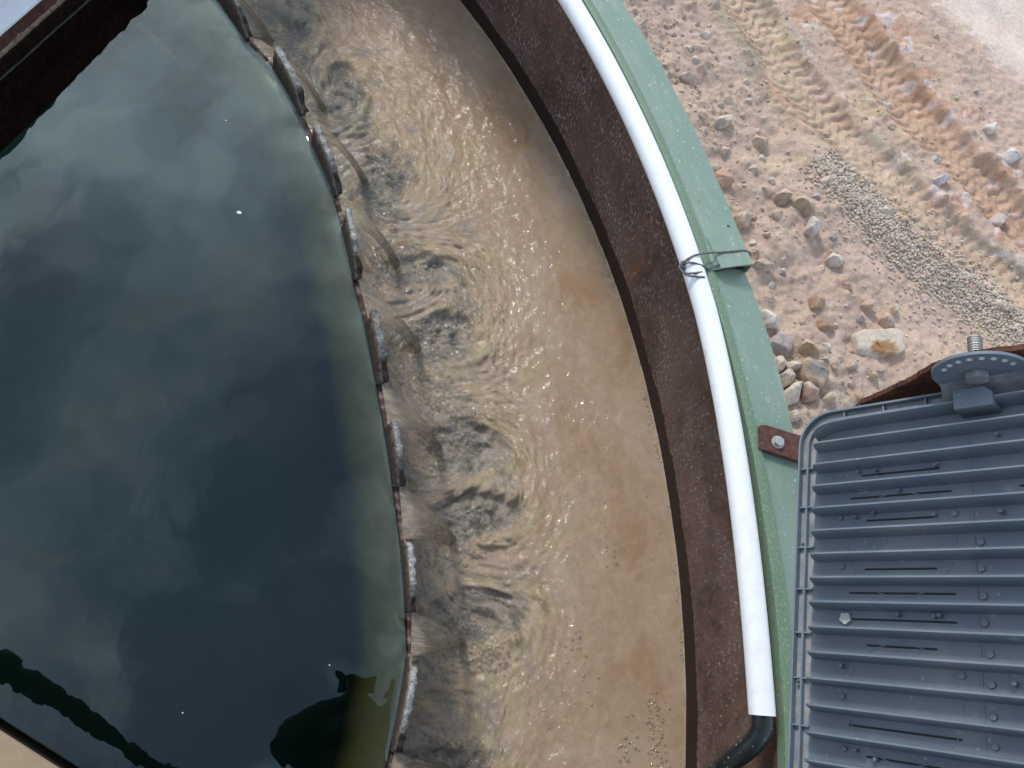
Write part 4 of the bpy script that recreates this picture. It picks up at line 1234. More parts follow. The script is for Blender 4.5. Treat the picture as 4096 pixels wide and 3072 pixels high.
def channel_fields(X, Y, th, r):
    """height, silt colour and roughness of the channel water"""
    rw = Rweir(th); t = (r - rw) / (Rshell(th) - rw)         # 0 at the weir, 1 at the wall
    s = th * 3.05
    # the water turns round each hollow: carry the pattern with it
    PX, PY = X.copy(), Y.copy()
    hol = np.zeros_like(X); crest = np.zeros_like(X); deep = np.zeros_like(X)
    jag = 0.045 * fbm(X * 8 + 3, Y * 8, 3); jag2 = 0.030 * fbm(X * 19, Y * 19 + 7, 3)
    for k, (hx, hy, ru, rv) in enumerate(HOLLOWS):
        dx, dy = PX - hx, PY - hy
        d = np.hypot(dx, dy)
        a = (1.5 if k % 2 else -1.3) * np.exp(-(d / 0.15) ** 2)
        ca, sa = np.cos(a), np.sin(a)
        PX, PY = hx + dx * ca - dy * sa, hy + dx * sa + dy * ca
        e = np.hypot((X - hx) / ru, (Y - hy) / rv) + jag * 5 + jag2 * 5
        hol = np.maximum(hol, 1 - sstep(0.70, 1.08, e))
        deep = np.maximum(deep, (1 - sstep(0.25, 0.85, np.hypot((X - hx - 0.25 * ru) / ru, (Y - hy) / rv) + jag2 * 8)))
        crest = np.maximum(crest, np.exp(-((e - 1.18) / 0.20) ** 2) * sstep(-0.6, 0.5, (X - hx) / ru))
    wx = PX + 0.03 * fbm(PX * 5, PY * 5 + 3, 3); wy = PY + 0.03 * fbm(PX * 5 + 9, PY * 5, 3)
    near = np.zeros_like(X); ring = np.zeros_like(X)
    for k, (hx, hy, ru, rv) in enumerate(HOLLOWS):
        dd = np.hypot(X - hx - 0.02, Y - hy)
        near = np.maximum(near, np.exp(-(dd / 0.15) ** 2))
        ring = ring + np.cos(dd * 2 * np.pi / 0.027 + 3.0 * fbm(X * 7, Y * 7, 2)) * np.exp(-((dd - 0.17) / 0.07) ** 2) * sstep(-0.08, 0.08, X - hx + 0.3 * (hy - Y))
    far_end = sstep(DEG(6), DEG(22), th)
    turb = np.clip(0.85 * near + (0.50 + 0.42 * far_end) * (1 - sstep(0.35, 0.95, t)) + 0.14 + 0.06 * far_end + 0.22 * sstep(0.15, 0.45, fbm(X * 3.5 + 70, Y * 3.5, 3)), 0, 1.1)
    wx2 = PX + 0.02 * fbm(PX * 11, PY * 11, 2); wy2 = PY + 0.02 * fbm(PX * 11 + 5, PY * 11, 2)
    h = (turb + 0.10) * (0.0085 * fbm(wx2 * 13, wy2 * 13, 3) + 0.0056 * fbm(wx2 * 28, wy2 * 28, 2) + 0.0026 * fbm(wx2 * 58, wy2 * 58, 2))
    h = h + 0.0013 * ring
    h = h - 0.020 * hol * (0.75 + 0.6 * fbm(X * 14, Y * 14, 2)) + 0.007 * crest * (0.7 + 0.6 * fbm(X * 12, Y * 12, 2)) + 0.006 * hol * fbm(X * 26 + 4, Y * 26, 3, ridged=True)
    h = h + 0.0010 * pn(s * 7 + 2 * pn(s * 2, t * 3), t * 26) * sstep(0.35, 0.7, t)
    fold = np.exp(-((t - 0.60 - 0.12 * np.sin(s * 4.2 + 0.8) - 0.06 * pn(s * 6, 0 * s)) / 0.018) ** 2)
    h = h + 0.0030 * fold * sstep(0.0, 0.35, pn(s * 3.2 + 3, 0 * s))
    silt = np.array([0.362, 0.260, 0.172]); pink = np.array([0.405, 0.302, 0.215]); yellow = np.array([0.375, 0.292, 0.165]); grey = np.array([0.195, 0.182, 0.150]); darkc = np.array([0.088, 0.080, 0.058]); brown = np.array([0.320, 0.208, 0.120])
    stre = fbm(wx * 5.0, wy * 2.6, 4) + 0.45 * fbm(s * 3.5 + 1.3 * fbm(s * 3, t * 4, 2), t * 7, 3)
    colr = np.ones(X.shape + (3,)) * silt
    def mixc(m, c):
        nonlocal colr
        m = np.clip(m, 0, 1)[..., None]; colr = colr * (1 - m) + np.array(c) * m
    mixc(sstep(0.0, 0.5, stre) * 0.85, pink)
    mixc(sstep(0.08, 0.55, -stre) * 0.8 * sstep(0.35, 0.8, t), brown)
    mixc(sstep(0.0, 0.4, fbm(wx * 8 + 3, wy * 8, 4)) * (1 - sstep(0.35, 0.85, t)) * 0.8, yellow)
    mixc(crest * 0.75, yellow)
    sw = fbm(wx * 10 + 50, wy * 10, 4); sw2 = fbm(wx * 22 + 9, wy * 22, 4)
    band = (1 - sstep(0.14, 0.50, t + 0.36 * sw))
    mixc(band * (0.55 + 0.30 * far_end) * sstep(-0.35, 0.2, sw2 + 0.1), grey)
    mixc(hol * (0.62 + 0.5 * sw2), grey)
    mixc(np.maximum(deep * 0.85, hol * 0.5) * sstep(-0.05, 0.30, sw2 + 0.25 * sw), darkc)
    mixc(crest * sstep(0.10, 0.34, sw2) * 0.6, (0.16, 0.115, 0.062))
    rough = np.clip(0.10 + 0.70 * turb + 0.30 * hol, 0.05, 1.0)
    return h, colr, rough, hol, turb


HOLLOWS = [(*at(px, py, ZC)[:2], w / 3150 * 2.25, v / 3150 * 2.25) for px, py, w, v in
           ((1370, 370, 95, 190), (1530, 720, 95, 170), (1690, 1075, 165, 85), (1770, 1350, 150, 130), (1850, 1790, 190, 120), (1900, 2060, 190, 95), (1900, 2460, 200, 110), (1750, 3080, 190, 75), (1190, 60, 90, 150))]


def build_channel():
    na, nr = 1150, 250
    th = DEG(np.linspace(-30, 58, na)); t = np.linspace(0, 1, nr)
    Th, T = np.meshgrid(th, t, indexing='ij')
    R0 = Rweir(Th) + 0.0188; R1 = Rshell(Th) + 0.001
    R = R0 + (R1 - R0) * T
    X = C0[0] + R * np.cos(Th); Y = C0[1] + R * np.sin(Th)
    h, colr, rough, clear, turb = channel_fields(X, Y, Th, R)
    h = h + 0.003 * np.exp(-(R1 - R) / 0.006)                  # meniscus on the wall
    V = np.stack([X, Y, ZC + h], -1)
    me = mesh_np('channel_water', V.reshape(-1, 3), gridF(na, nr, flip=True), np.clip(colr.reshape(-1, 3), 0, 1))
    a = me.attributes.new('rough_water', 'FLOAT', 'POINT'); a.data.foreach_set('value', rough.astype(np.float32).ravel())
    o = link('channel_water', me, MAT['silty'])
    me2 = me
    tag(o, 'churning silty brown water in the overflow channel', kind='structure')
    # make sure it faces up
    if me.polygons[1000].normal.z < 0:
        me.flip_normals()
    return o


CH = build_channel()


def build_pours():
    for k, (b, a) in enumerate(NOTCH):
        c, hw = DEG((a + b) / 2), DEG((b - a) / 2) * 0.98
        rng = np.random.default_rng(90 + k)
        nt, nw = 34, 26
        T = math.sqrt(2 * (DROP + 0.035) / 9.81)
        tt = np.linspace(0, 1, nt); ww = np.linspace(-1, 1, nw)
        TT, WW = np.meshgrid(tt, ww, indexing='ij')
        half = hw * 2.68
        width = half * (1.02 - rng.uniform(0.5, 0.8) * TT) * (1 + 0.10 * pn(TT * 6 + k * 9, np.sign(WW) * 3 + 0 * TT) * sstep(0.1, 0.4, TT))
        lat = WW * width
        spd = NAPPE_V * (0.94 + 0.10 * (1 - WW ** 2)) * (1 + 0.05 * pn(WW * 2 + k * 5, TT * 0 + 1))
        out = 0.012 + spd * T * TT
        z = 0.0005 - 0.5 * 9.81 * (T * TT) ** 2
        rimb = 0.0022 * np.exp(-((np.abs(WW) - 0.88) / 0.10) ** 2) * sstep(0.1, 0.4, TT)
        z = z + rimb + 0.0022 * pn(WW * 4 + k * 3, TT * 3) * sstep(0.05, 0.3, TT) + 0.004 * (1 - WW ** 2) * sstep(0.2, 0.8, TT)
        th = c + lat / 2.68 - DEG(1.1) * float(sstep(-8, 10, math.degrees(c))) * TT
        R = Rweir(np.full(th.shape, c)) * 0.5 + Rweir(th) * 0.5 + out + 0.006 * (1 - WW ** 2) * TT
        V = polar(th, R, 0); V[..., 2] = z
        # curl the edges under so that the sheet has thickness
        Vb = V.copy(); Vb[..., 2] -= 0.004 * (0.3 + 0.7 * sstep(0, 0.4, TT)); er = np.array([math.cos(c), math.sin(c)])
        Vb[..., 0] -= er[0] * 0.004 * sstep(0, 0.5, TT); Vb[..., 1] -= er[1] * 0.004 * sstep(0, 0.5, TT)
        n = nt * nw
        me = mesh_np('falling_water', V.reshape(-1, 3), gridF(nt, nw), uv=np.stack([(WW + 1) * 0.5 + k * 1.7, TT + k * 0.6], -1).reshape(-1, 2))
        if me.polygons[0].normal.z < 0: me.flip_normals()
        link('falling_water', me, MAT['pour'], CH)


build_pours()


def build_bubbles():
    rng = np.random.default_rng(4)
    # dome
    V0 = [(0, 0, 1.0)]; F0 = []
    seg = 10
    for e in (62, 34, 8, -12):
        for j in range(seg):
            a = 2 * math.pi * j / seg
            V0.append((math.cos(a) * math.cos(math.radians(e)), math.sin(a) * math.cos(math.radians(e)), math.sin(math.radians(e))))
    V0 = np.array(V0)
    Ft = [(0, 1 + j, 1 + (j + 1) % seg) for j in range(seg)]
    for k in range(3):
        for j in range(seg):
            a, b = 1 + k * seg + j, 1 + k * seg + (j + 1) % seg
            Ft += [(a, a + seg, b + seg), (a, b + seg, b)]
    Ft = np.array(Ft)
    pts = []; grid = {}
    def tryput(x, y, rad, gap=0.93):
        g = 0.012; i, j = int(math.floor(x / g)), int(math.floor(y / g))
        for p in range(i - 1, i + 2):
            for q in range(j - 1, j + 2):
                for (a, b, c) in grid.get((p, q), ()):
                    if (a - x) ** 2 + (b - y) ** 2 < ((c + rad) * gap) ** 2: return False
        grid.setdefault((i, j), []).append((x, y, rad)); pts.append((x, y, rad)); return True
    # rafts of packed bubbles lying beside each jet
    for k, (c, ri, ix, iy) in enumerate(IMPACT):
        er = np.array([math.cos(c), math.sin(c)]); et = np.array([-er[1], er[0]])
        fe = float(sstep(5, 24, math.degrees(c)))
        rafts = [(0.04, 0.0, 0.07, 0.05, 0.0, int(110 + 260 * fe)), (0.0, 0.03, 0.06, 0.035, 0.4, int(90 + 160 * fe)), (-0.03, -0.05, 0.05, 0.03, 0.3, 80)]
        for (u0, v0, su, sv, rot, n) in rafts:
            n = int(n * rng.uniform(0.7, 1.2)); u0 += rng.normal(0, 0.010); v0 += rng.normal(0, 0.010)
            big = rng.uniform(0.0032, 0.0050)
            for _ in range(n * 3):
                a = rng.uniform(0, 6.283); q = math.sqrt(rng.random())
                u, v = su * q * math.cos(a) * 1.25, sv * q * math.sin(a) * 1.25
                u, v = u * math.cos(rot) - v * math.sin(rot), u * math.sin(rot) + v * math.cos(rot)
                u += 0.35 * abs(v)
                x = ix + (u0 + u) * er[0] + (v0 + v) * et[0]; y = iy + (u0 + u) * er[1] + (v0 + v) * et[1]
                if pn(x * 30 + k, y * 30) < -0.18: continue
                tryput(x, y, big * float(np.clip(rng.lognormal(0, 0.22), 0.5, 1.7)))
    # the long packed rafts
    for (line, wpx, n, rad) in (([(1545, 1430), (1690, 1510), (1860, 1640), (1860, 1700)], 62, 900, 0.0036), ([(1810, 1200), (1890, 1260)], 60, 330, 0.0033), ([(1625, 1850), (1635, 1985)], 34, 170, 0.0040), ([(1650, 1300), (1745, 1310)], 34, 110, 0.0048),
                                ([(1300, 190), (1390, 400), (1480, 560), (1530, 640)], 55, 900, 0.0031), ([(1400, 745), (1500, 820), (1560, 900)], 55, 420, 0.0034), ([(1020, -30), (1090, 60), (1150, 130)], 42, 330, 0.0034), ([(1460, 1065), (1580, 1115), (1700, 1095)], 26, 230, 0.0034),
                                ([(1640, 640), (1560, 760)], 60, 260, 0.0033), ([(1800, 2080), (1840, 2240)], 55, 60, 0.0062), ([(1710, 2470), (1790, 2560)], 60, 150, 0.0038), ([(1180, 210), (1260, 300)], 50, 260, 0.0032), ([(1700, 1700), (1830, 1790)], 70, 160, 0.0036), ([(1830, 2510), (1890, 2600)], 70, 140, 0.0036)):
        W = np.array([at(x, y, ZC)[:2] for x, y in line]); sg = np.hypot(*np.diff(W, axis=0).T); cu = np.r_[0, np.cumsum(sg)]
        for _ in range(n * 4):
            u = rng.random() * cu[-1]; x = np.interp(u, cu, W[:, 0]); y = np.interp(u, cu, W[:, 1])
            ww = wpx / 3150 * 2.2 * (0.75 + 0.5 * math.sin(u / cu[-1] * 3.0))
            a = rng.uniform(0, 6.283); q = math.sqrt(rng.random()) * ww
            x += q * math.cos(a); y += q * math.sin(a)
            if pn(x * 26 + n, y * 26) < -0.26: continue
            tryput(x, y, 1.25 * rad * float(np.clip(rng.lognormal(0, 0.17), 0.6, 1.6)), 0.92)
    # line of bubbles caught along the wall
    for th in DEG(np.arange(-13, 40, 0.045)):
        if pn(th * 40, 3.3) < 0.02: continue
        r = float(Rshell(np.array([th]))[0]) - abs(rng.normal(0, 0.006)) - 0.003
        tryput(C0[0] + r * math.cos(th), C0[1] + r * math.sin(th), rng.uniform(0.002, 0.0045))
    # small drifting rafts near the wall and singles on the open water
    for (th0, r0, n) in ((-8.6, 3.37, 70), (-10.2, 3.38, 60), (-9.6, 3.30, 22), (-5.6, 3.16, 14), (-1.0, 3.25, 8), (-7.4, 3.20, 8), (7.0, 2.98, 60), (9.6, 3.02, 40), (12.5, 3.06, 26), (16, 3.05, 30), (21, 3.05, 30)):
        for _ in range(n):
            th = DEG(th0) + rng.normal(0, 0.012); r = r0 + rng.normal(0, 0.014)
            tryput(C0[0] + r * math.cos(th), C0[1] + r * math.sin(th), rng.uniform(0.0022, 0.0046))
    for _ in range(160):
        th = DEG(rng.uniform(-14, 42)); r = rng.uniform(2.8, 3.44)
        tryput(C0[0] + r * math.cos(th), C0[1] + r * math.sin(th), rng.uniform(0.0012, 0.0032))
    P = np.array(pts)
    th = np.arctan2(P[:, 1] - C0[1], P[:, 0] - C0[0]); r = np.hypot(P[:, 0] - C0[0], P[:, 1] - C0[1])
    ok = (r > Rweir(th) + 0.022) & (r < Rshell(th) - 0.001)
    P, th, r = P[ok], th[ok], r[ok]
    h = channel_fields(P[:, 0], P[:, 1], th, r)[0]
    sc = np.c_[P[:, 2], P[:, 2], P[:, 2] * 0.95]
    V = V0[None] * sc[:, None, :] + np.c_[P[:, :2], ZC + h + P[:, 2] * 0.05][:, None, :]
    F = (Ft[None] + (np.arange(len(P)) * len(V0))[:, None, None]).reshape(-1, 3)
    tag(link('foam_bubbles', mesh_np('foam_bubbles', V.reshape(-1, 3), F), MAT['bubble']), 'rafts of clear bubbles floating on the brown channel water', 'foam', kind='stuff')
    print('bubbles', len(P))


build_bubbles()

# ------------------------------------------------------------------ floodlight
FO = np.array([0.79382, 0.38123, 0.61720])
FU = np.array([0.5215, -0.1138, 0.8456]); FU /= np.linalg.norm(FU)
FV = np.array([-0.2417, -0.9702, 0.0185]); FV -= FU * (FV @ FU); FV /= np.linalg.norm(FV)
FN = -np.cross(FU, FV)
if FN[2] < 0: FN = -FN
flood = thing('floodlight', 'blue-grey finned metal floodlight seen from behind, mounted on the rim', 'floodlight', tuple(FO))
SIZE_U, U0 = 0.46, -0.036
V0_, V1_ = -0.030, 0.700
FT = lambda P: FO + P[:, 0:1] * FU + P[:, 1:2] * FV + P[:, 2:3] * FN          # local u, v, n to the place


def fpart(name, mb, mat, parent=flood, bevel=0.0, smooth=False, label=None):
    me = mb.mesh(name, bevel)
    o = link(name, me, mat, parent, smooth)
    if smooth: smooth_by_angle(o, 35)
    if label: o['label'] = label
    return o


def rrect(u0, u1, v0, v1, r, n=8):
    P = []
    for cx, cy, a0 in ((u1 - r, v1 - r, 0), (u0 + r, v1 - r, 90), (u0 + r, v0 + r, 180), (u1 - r, v0 + r, 270)):
        for k in range(n + 1):
            a = math.radians(a0 + 90 * k / n); P.append((cx + r * math.cos(a), cy + r * math.sin(a)))
    return P


def build_floodlight():
    NB = -0.034                                               # level of the finned back plate
    UR, VB = U0 + SIZE_U, V1_
    # housing: shallow tray under the fins
    mb = MB()
    mb.prism(rrect(U0, UR, V0_, VB, 0.062), NB - 0.050, NB - 0.004, FT)
    fpart('housing', mb, MAT['powder'], bevel=0.004, smooth=True)
    mb = MB(); mb.prism(rrect(U0 + 0.030, UR - 0.030, V0_ + 0.030, VB - 0.030, 0.045), NB - 0.006, NB, FT)
    back = fpart('back_plate', mb, MAT['powder'], bevel=0.0015, smooth=True)
    # raised border with cross bars and dust between
    mb = MB(); mb.prism(rrect(U0 + 0.001, UR - 0.001, V0_ + 0.001, VB - 0.001, 0.061), NB - 0.0045, NB - 0.0035, FT)
    fpart('border_gutter', mb, MAT['powder_dusty'], label='dusty gutter round the edge of the housing')
    def frame(u0, u1, v0, v1, r, w, n0, n1):
        A, B = rrect(u0, u1, v0, v1, r), rrect(u0 + w, u1 - w, v0 + w, v1 - w, max(r - w, 0.004))
        n = len(A); V = np.concatenate([np.c_[A, np.full(n, n0)], np.c_[A, np.full(n, n1)], np.c_[B, np.full(n, n1)], np.c_[B, np.full(n, n0)]])
        F = []
        for i in range(n):
            j = (i + 1) % n
            F += [(i, j, n + j, n + i), (n + i, n + j, 2 * n + j, 2 * n + i), (2 * n + i, 2 * n + j, 3 * n + j, 3 * n + i), (3 * n + i, 3 * n + j, j, i)]
        return MB().add(FT(V), F)
    fr = fpart('border_frame', frame(U0, UR, V0_, VB, 0.062, 0.0035, NB - 0.012, NB + 0.009), MAT['powder'], smooth=True)
    fpart('border_frame', frame(U0 + 0.0155, UR - 0.0155, V0_ + 0.0155, VB - 0.0155, 0.048, 0.003, NB - 0.008, NB + 0.006), MAT['powder'], smooth=True)
    v = 0.076
    while v < 0.68:
        for (a, b) in ((U0 + 0.003, U0 + 0.016), (U0 + 0.018, U0 + 0.031)):
            mb = MB(); mb.box((a, v - 0.0012, NB - 0.004), (b, v + 0.0012, NB + 0.005), FT)
            fpart('cross_bar', mb, MAT['powder'])
        v += 0.0724
    for u in (0.048, 0.118, 0.188):
        for (a, b) in ((V0_ + 0.003, V0_ + 0.016),):
            mb = MB(); mb.box((u - 0.0012, a, NB - 0.004), (u + 0.0012, b, NB + 0.005), FT)
            fpart('cross_bar', mb, MAT['powder'])
    for v in (0.216, 0.445):
        mb = MB(); P = [(-0.0240 + 0.0042 * math.cos(a), v + 0.0042 * math.sin(a)) for a in np.linspace(0, 6.283, 14, endpoint=False)]
        mb.prism(P, NB - 0.003, NB + 0.0045, FT); e = fpart('screw_boss', mb, MAT['powder'])
        mb = MB(); P = [(-0.0240 + 0.0026 * math.cos(a), v + 0.0026 * math.sin(a)) for a in np.linspace(0, 6.283, 12, endpoint=False)]
        mb.prism(P, NB + 0.004, NB + 0.0048, FT); fpart('screw_hole', mb, MAT['slot'], parent=e)
    # fins: rounded nose at the left end, level ridge, slight draft
    prof = [(-0.0050, NB - 0.001), (-0.0028, -0.012), (-0.0022, -0.003), (-0.0012, 0.0), (0.0014, 0.0), (0.0026, -0.003), (0.0042, -0.012), (0.0070, NB - 0.001)]
    us = np.r_[0.0, 0.0018, 0.005, 0.010, 0.017, 0.026, 0.04, 0.07, 0.12, 0.2, 0.3, UR - 0.036 - 0.02, UR - 0.036 - 0.006, UR - 0.036]
    fac = np.interp(us, [0, 0.0018, 0.005, 0.010, 0.017, 0.026], [0.55, 0.74, 0.87, 0.94, 0.98, 1.0])
    for k in range(18):
        v = k * 0.040 if k > 0 else 0.002
        rows = []
        for u, f in zip(us, fac):
            ustart = u - 0.012 * (1 - f) * 0
            for j, (dv, n) in enumerate(prof):
                nn = NB + (n - NB) * (f if u < UR - 0.05 else 1.0)
                back_ = -0.010 * max(0, (0.012 - u) / 0.012) * ((nn - 0) / NB) * 0
                kv = 0.55 + 0.45 * f
                vv = v + dv * kv
                if k == 0: vv += 0.016 * math.exp(-u / 0.018)
                rows.append((u - 0.006 * (nn / NB) * (1 - f) + back_, vv, nn))
        m = len(prof); n = len(us)
        mb = MB(); F = [tuple(f) for f in gridF(n, m)] + [tuple(range(m)), tuple(range((n - 1) * m, n * m))[::-1]]
        mb.add(FT(np.array(rows)), F)
        fpart('cooling_fin', mb, MAT['powder'], smooth=True)
    # pegs (bosses) on the plate, sizes as seen
    pegs = [(0.0492, 0.1762, 42), (0.0782, 0.178, 22), (0.108, 0.1725, 26), (0.2035, 0.1817, 30), (0.2319, 0.1801, 50), (0.2976, 0.1822, 34), (0.2667, 0.2263, 50), (0.053, 0.2603, 40), (0.2653, 0.2662, 50), (0.2657, 0.3063, 52), (0.1452, 0.3372, 30), (0.1987, 0.3378, 30), (0.2062, 0.3368, 32), (0.265, 0.3446, 54),
            (0.083, 0.098, 20), (0.112, 0.098, 22), (0.208, 0.100, 26), (0.30, 0.060, 26), (0.15, 0.137, 24), (0.27, 0.387, 54), (0.27, 0.428, 50), (0.232, 0.420, 46), (0.27, 0.470, 46), (0.300, 0.425, 34), (0.056, 0.465, 40), (0.056, 0.42, 34), (0.270, 0.508, 44), (0.060, 0.540, 40), (0.080, 0.540, 24), (0.110, 0.548, 28), (0.245, 0.552, 46), (0.300, 0.548, 34)]
    for (u, v, s) in pegs:
        u, v = u - 0.007, v - 0.0050
        r = s * 0.5 / 2.338 * 0.92 / 3150 * 1.30 * (1.25); hgt = 0.011 if s < 38 else 0.004
        A = [(u + r * math.cos(a), v + r * math.sin(a)) for a in np.linspace(0, 6.283, 20, endpoint=False)]
        mb = MB(); mb.prism(A, NB - 0.001, NB + hgt, FT)
        fpart('peg', mb, MAT['powder'], bevel=0.0006, smooth=True)
    mb = MB(); P = [(0.0535 + 0.0088 * (1 + 0.12 * math.sin(a * 5)) * math.cos(a), 0.3401 + 0.0088 * (1 + 0.12 * math.sin(a * 5)) * math.sin(a)) for a in np.linspace(0, 6.283, 20, endpoint=False)]
    mb.prism(P, NB - 0.001, NB + 0.006, FT); fpart('peg', mb, MAT['lime'], label='peg splashed pale with dried lime')
    # cable-slot recesses in rows, and a vertical seam, and round the rings
    slots = [(0.059, 0.2219, 0.138), (0.0858, 0.1937, 0.1785), (0.0836, 0.1958, 0.260), (0.0581, 0.2216, 0.2985), (0.0584, 0.2214, 0.3402), (0.0867, 0.1926, 0.380), (0.0590, 0.2215, 0.500), (0.086, 0.194, 0.541), (0.078, 0.205, 0.0985), (0.058, 0.222, 0.578), (0.315, 0.40, 0.1385), (0.318, 0.40, 0.299), (0.318, 0.40, 0.340), (0.318, 0.40, 0.500)]
    for (a, b, v) in slots:
        mb = MB(); mb.prism([(a, v - 0.0010), (a + 0.003, v - 0.0017), (b - 0.003, v - 0.0017), (b, v - 0.001), (b, v + 0.001), (b - 0.003, v + 0.0016), (a + 0.003, v + 0.0016), (a, v + 0.001)], NB - 0.001, NB + 0.0005, FT)
        fpart('slot', mb, MAT['slot'])
    for k in range(17):
        mb = MB(); mb.box((0.2502, k * 0.04 + 0.009, NB - 0.001), (0.2518, k * 0.04 + 0.0345, NB + 0.0012), FT)
        fpart('seam_ridge', mb, MAT['powder'])
    for cx, cy in ((0.140, 0.219), (0.140, 0.460)):
        run = []
        for a in np.linspace(0, 2 * math.pi, 181):
            p = (cx + 0.086 * math.cos(a), cy + 0.086 * math.sin(a))
            if 0.010 < p[1] % 0.04 < 0.034: run.append(a)
            if not (0.010 < p[1] % 0.04 < 0.034) or a > 6.28:
                if len(run) > 1:
                    O_ = [(cx + 0.086 * math.cos(q), cy + 0.086 * math.sin(q)) for q in run]; I_ = [(cx + 0.0846 * math.cos(q), cy + 0.0846 * math.sin(q)) for q in run[::-1]]
                    mb = MB(); mb.prism(O_ + I_, NB - 0.001, NB + 0.0009, FT); fpart('ring_ridge', mb, MAT['powder'])
                run = []
    # lug tabs on the top fin
    for (a, b) in ((0.243, 0.300), (0.345, 0.395)):
        mb = MB(); mb.prism([(a, -0.016), (b - 0.012, -0.016), (b, -0.004), (b, 0.018), (a, 0.018)], NB - 0.001, 0.004, FT)
        mb2 = fpart('lug', mb, MAT['powder'], bevel=0.0025, smooth=True)
    # hinge bracket with angle holes
    V3 = -0.030
    cu, cn, R = 0.289, 0.018, 0.067
    # disc with real holes, built as quad strips between hole ring and rim
    Pv, Pf = [], []
    holes = [(math.radians(a), 0.0515) for a in (140, 122, 104, 86, 68, 50, 32, 14)]
    bm = bmesh.new()
    outer = [bm.verts.new((cu + R * math.cos(a), cn + R * math.sin(a), 0)) for a in np.linspace(math.radians(186), math.radians(-8), 64)]
    outer += [bm.verts.new((cu + R * 0.99, cn - 0.018, 0)), bm.verts.new((cu - R * 0.99, cn - 0.018, 0))]
    edges = [bm.edges.new((outer[i], outer[(i + 1) % len(outer)])) for i in range(len(outer))]
    for (a, rr) in holes:
        hx, hy = cu + rr * math.cos(a), cn + rr * math.sin(a)
        hv = [bm.verts.new((hx + 0.0052 * math.cos(q), hy + 0.0052 * math.sin(q), 0)) for q in np.linspace(0, 6.283185, 14, endpoint=False)]
        edges += [bm.edges.new((hv[i], hv[(i + 1) % 14])) for i in range(14)]
    bmesh.ops.triangle_fill(bm, edges=edges, use_beauty=True, use_dissolve=False)
    for f in [f for f in bm.faces if any(math.hypot(f.calc_center_median().x - cu - rr * math.cos(a), f.calc_center_median().y - cn - rr * math.sin(a)) < 0.0045 for a, rr in holes)]:
        bm.faces.remove(f)
    ret = bmesh.ops.extrude_face_region(bm, geom=bm.faces[:])
    for g in ret['geom']:
        if isinstance(g, bmesh.types.BMVert): g.co.z += 0.005
    for vtx in bm.verts:
        u, n, dv = vtx.co
        vtx.co = Vector(FT(np.array([[u, V3 - dv, n]]))[0])
    bmesh.ops.recalc_face_normals(bm, faces=bm.faces)
    me = bpy.data.meshes.new('hinge_disc'); bm.to_mesh(me); bm.free()
    disc = link('hinge_disc', me, MAT['powder'], flood, smooth=False)
    disc['label'] = 'half-round hinge plate with a row of angle holes'
    mb = MB()
    strip = []
    for (v, n) in ((V3, 0.003), (V3 + 0.003, -0.006), (V3 + 0.012, -0.018), (V3 + 0.022, -0.030)):
        strip.append((v, n))
    rows = []
    for (v, n) in strip:
        rows += [(cu - R * 0.99 - 0.004 * (n < -0.01), v, n), (0.40, v, n)]
    top = np.array(rows); bot = top.copy(); bot[:, 1] -= 0.004; bot[:, 2] -= 0.003
    m = len(top); F = []
    for i in range(len(strip) - 1):
        F += [(2 * i, 2 * i + 1, 2 * i + 3, 2 * i + 2), (m + 2 * i, m + 2 * i + 2, m + 2 * i + 3, m + 2 * i + 1), (2 * i, 2 * i + 2, m + 2 * i + 2, m + 2 * i), (2 * i + 1, m + 2 * i + 1, m + 2 * i + 3, 2 * i + 3)]
    F += [(0, m, m + 1, 1), (m - 2, m - 1, 2 * m - 1, 2 * m - 2)]
    mb.add(FT(np.concatenate([top, bot])), F)
    fpart('hinge_foot', mb, MAT['powder_dusty'])
    hexa = [(cu - 0.004 + 0.0185 * math.cos(a), cn + 0.002 + 0.0185 * math.sin(a)) for a in np.linspace(0.2, 6.483, 7)[:-1]]
    TV = lambda P: FT(np.c_[P[:, 0], V3 + P[:, 2], P[:, 1]])
    mb = MB(); mb.prism(hexa, 0.0005, 0.012, TV)
    bolt = fpart('hinge_bolt', mb, MAT['powder_dusty'], bevel=0.0018, smooth=True)
    zs = np.linspace(-0.006, -0.062, 57); rad = 0.0098 + 0.0011 * np.sign(np.sin(np.arange(57) * 1.5))
    mb = MB(); P = np.array([FT(np.array([[cu - 0.004, V3 + q, cn + 0.002]]))[0] for q in zs]); mb.tube(P, rad, 14)
    fpart('threaded_stud', mb, MAT['zinc'], parent=bolt)
    # front glass frame below, facing away
    mb = MB(); mb.prism(rrect(U0 + 0.012, UR - 0.012, V0_ + 0.012, VB - 0.012, 0.05), NB - 0.062, NB - 0.0505, FT)
    fpart('lens_frame', mb, MAT['slot'], bevel=0.003)
    # rusty carrier plate the hinge is bolted to, running back to the rim
    br = thing('carrier_plate', 'thick flaking rusty steel plate carrying the floodlight hinge', 'bracket', tuple(FT(np.array([[0.05, -0.06, -0.10]]))[0]))
    P = np.array([(0.070, -0.052), (0.120, -0.030), (0.178, 0.000), (0.222, 0.030), (0.262, 0.044), (0.300, 0.046), (0.40, 0.03), (0.40, -0.10), (0.02, -0.10)])
    PP = []
    for i in range(len(P)):
        a, b = P[i], P[(i + 1) % len(P)]
        for q in np.linspace(0, 1, 12, endpoint=False):
            PP.append(a + (b - a) * q + RNG.normal(0, 0.0009, 2))
    mb = MB(); mb.prism(PP, -0.009, 0.0, lambda Q: FT(np.c_[Q[:, 0], -0.0475 + Q[:, 2], Q[:, 1]]))
    link('plate', mb.mesh('plate'), MAT['rust'], br, smooth=False)
    # post from the plate down to the rim strap
    a = FT(np.array([[0.24, -0.052, -0.10]]))[0]
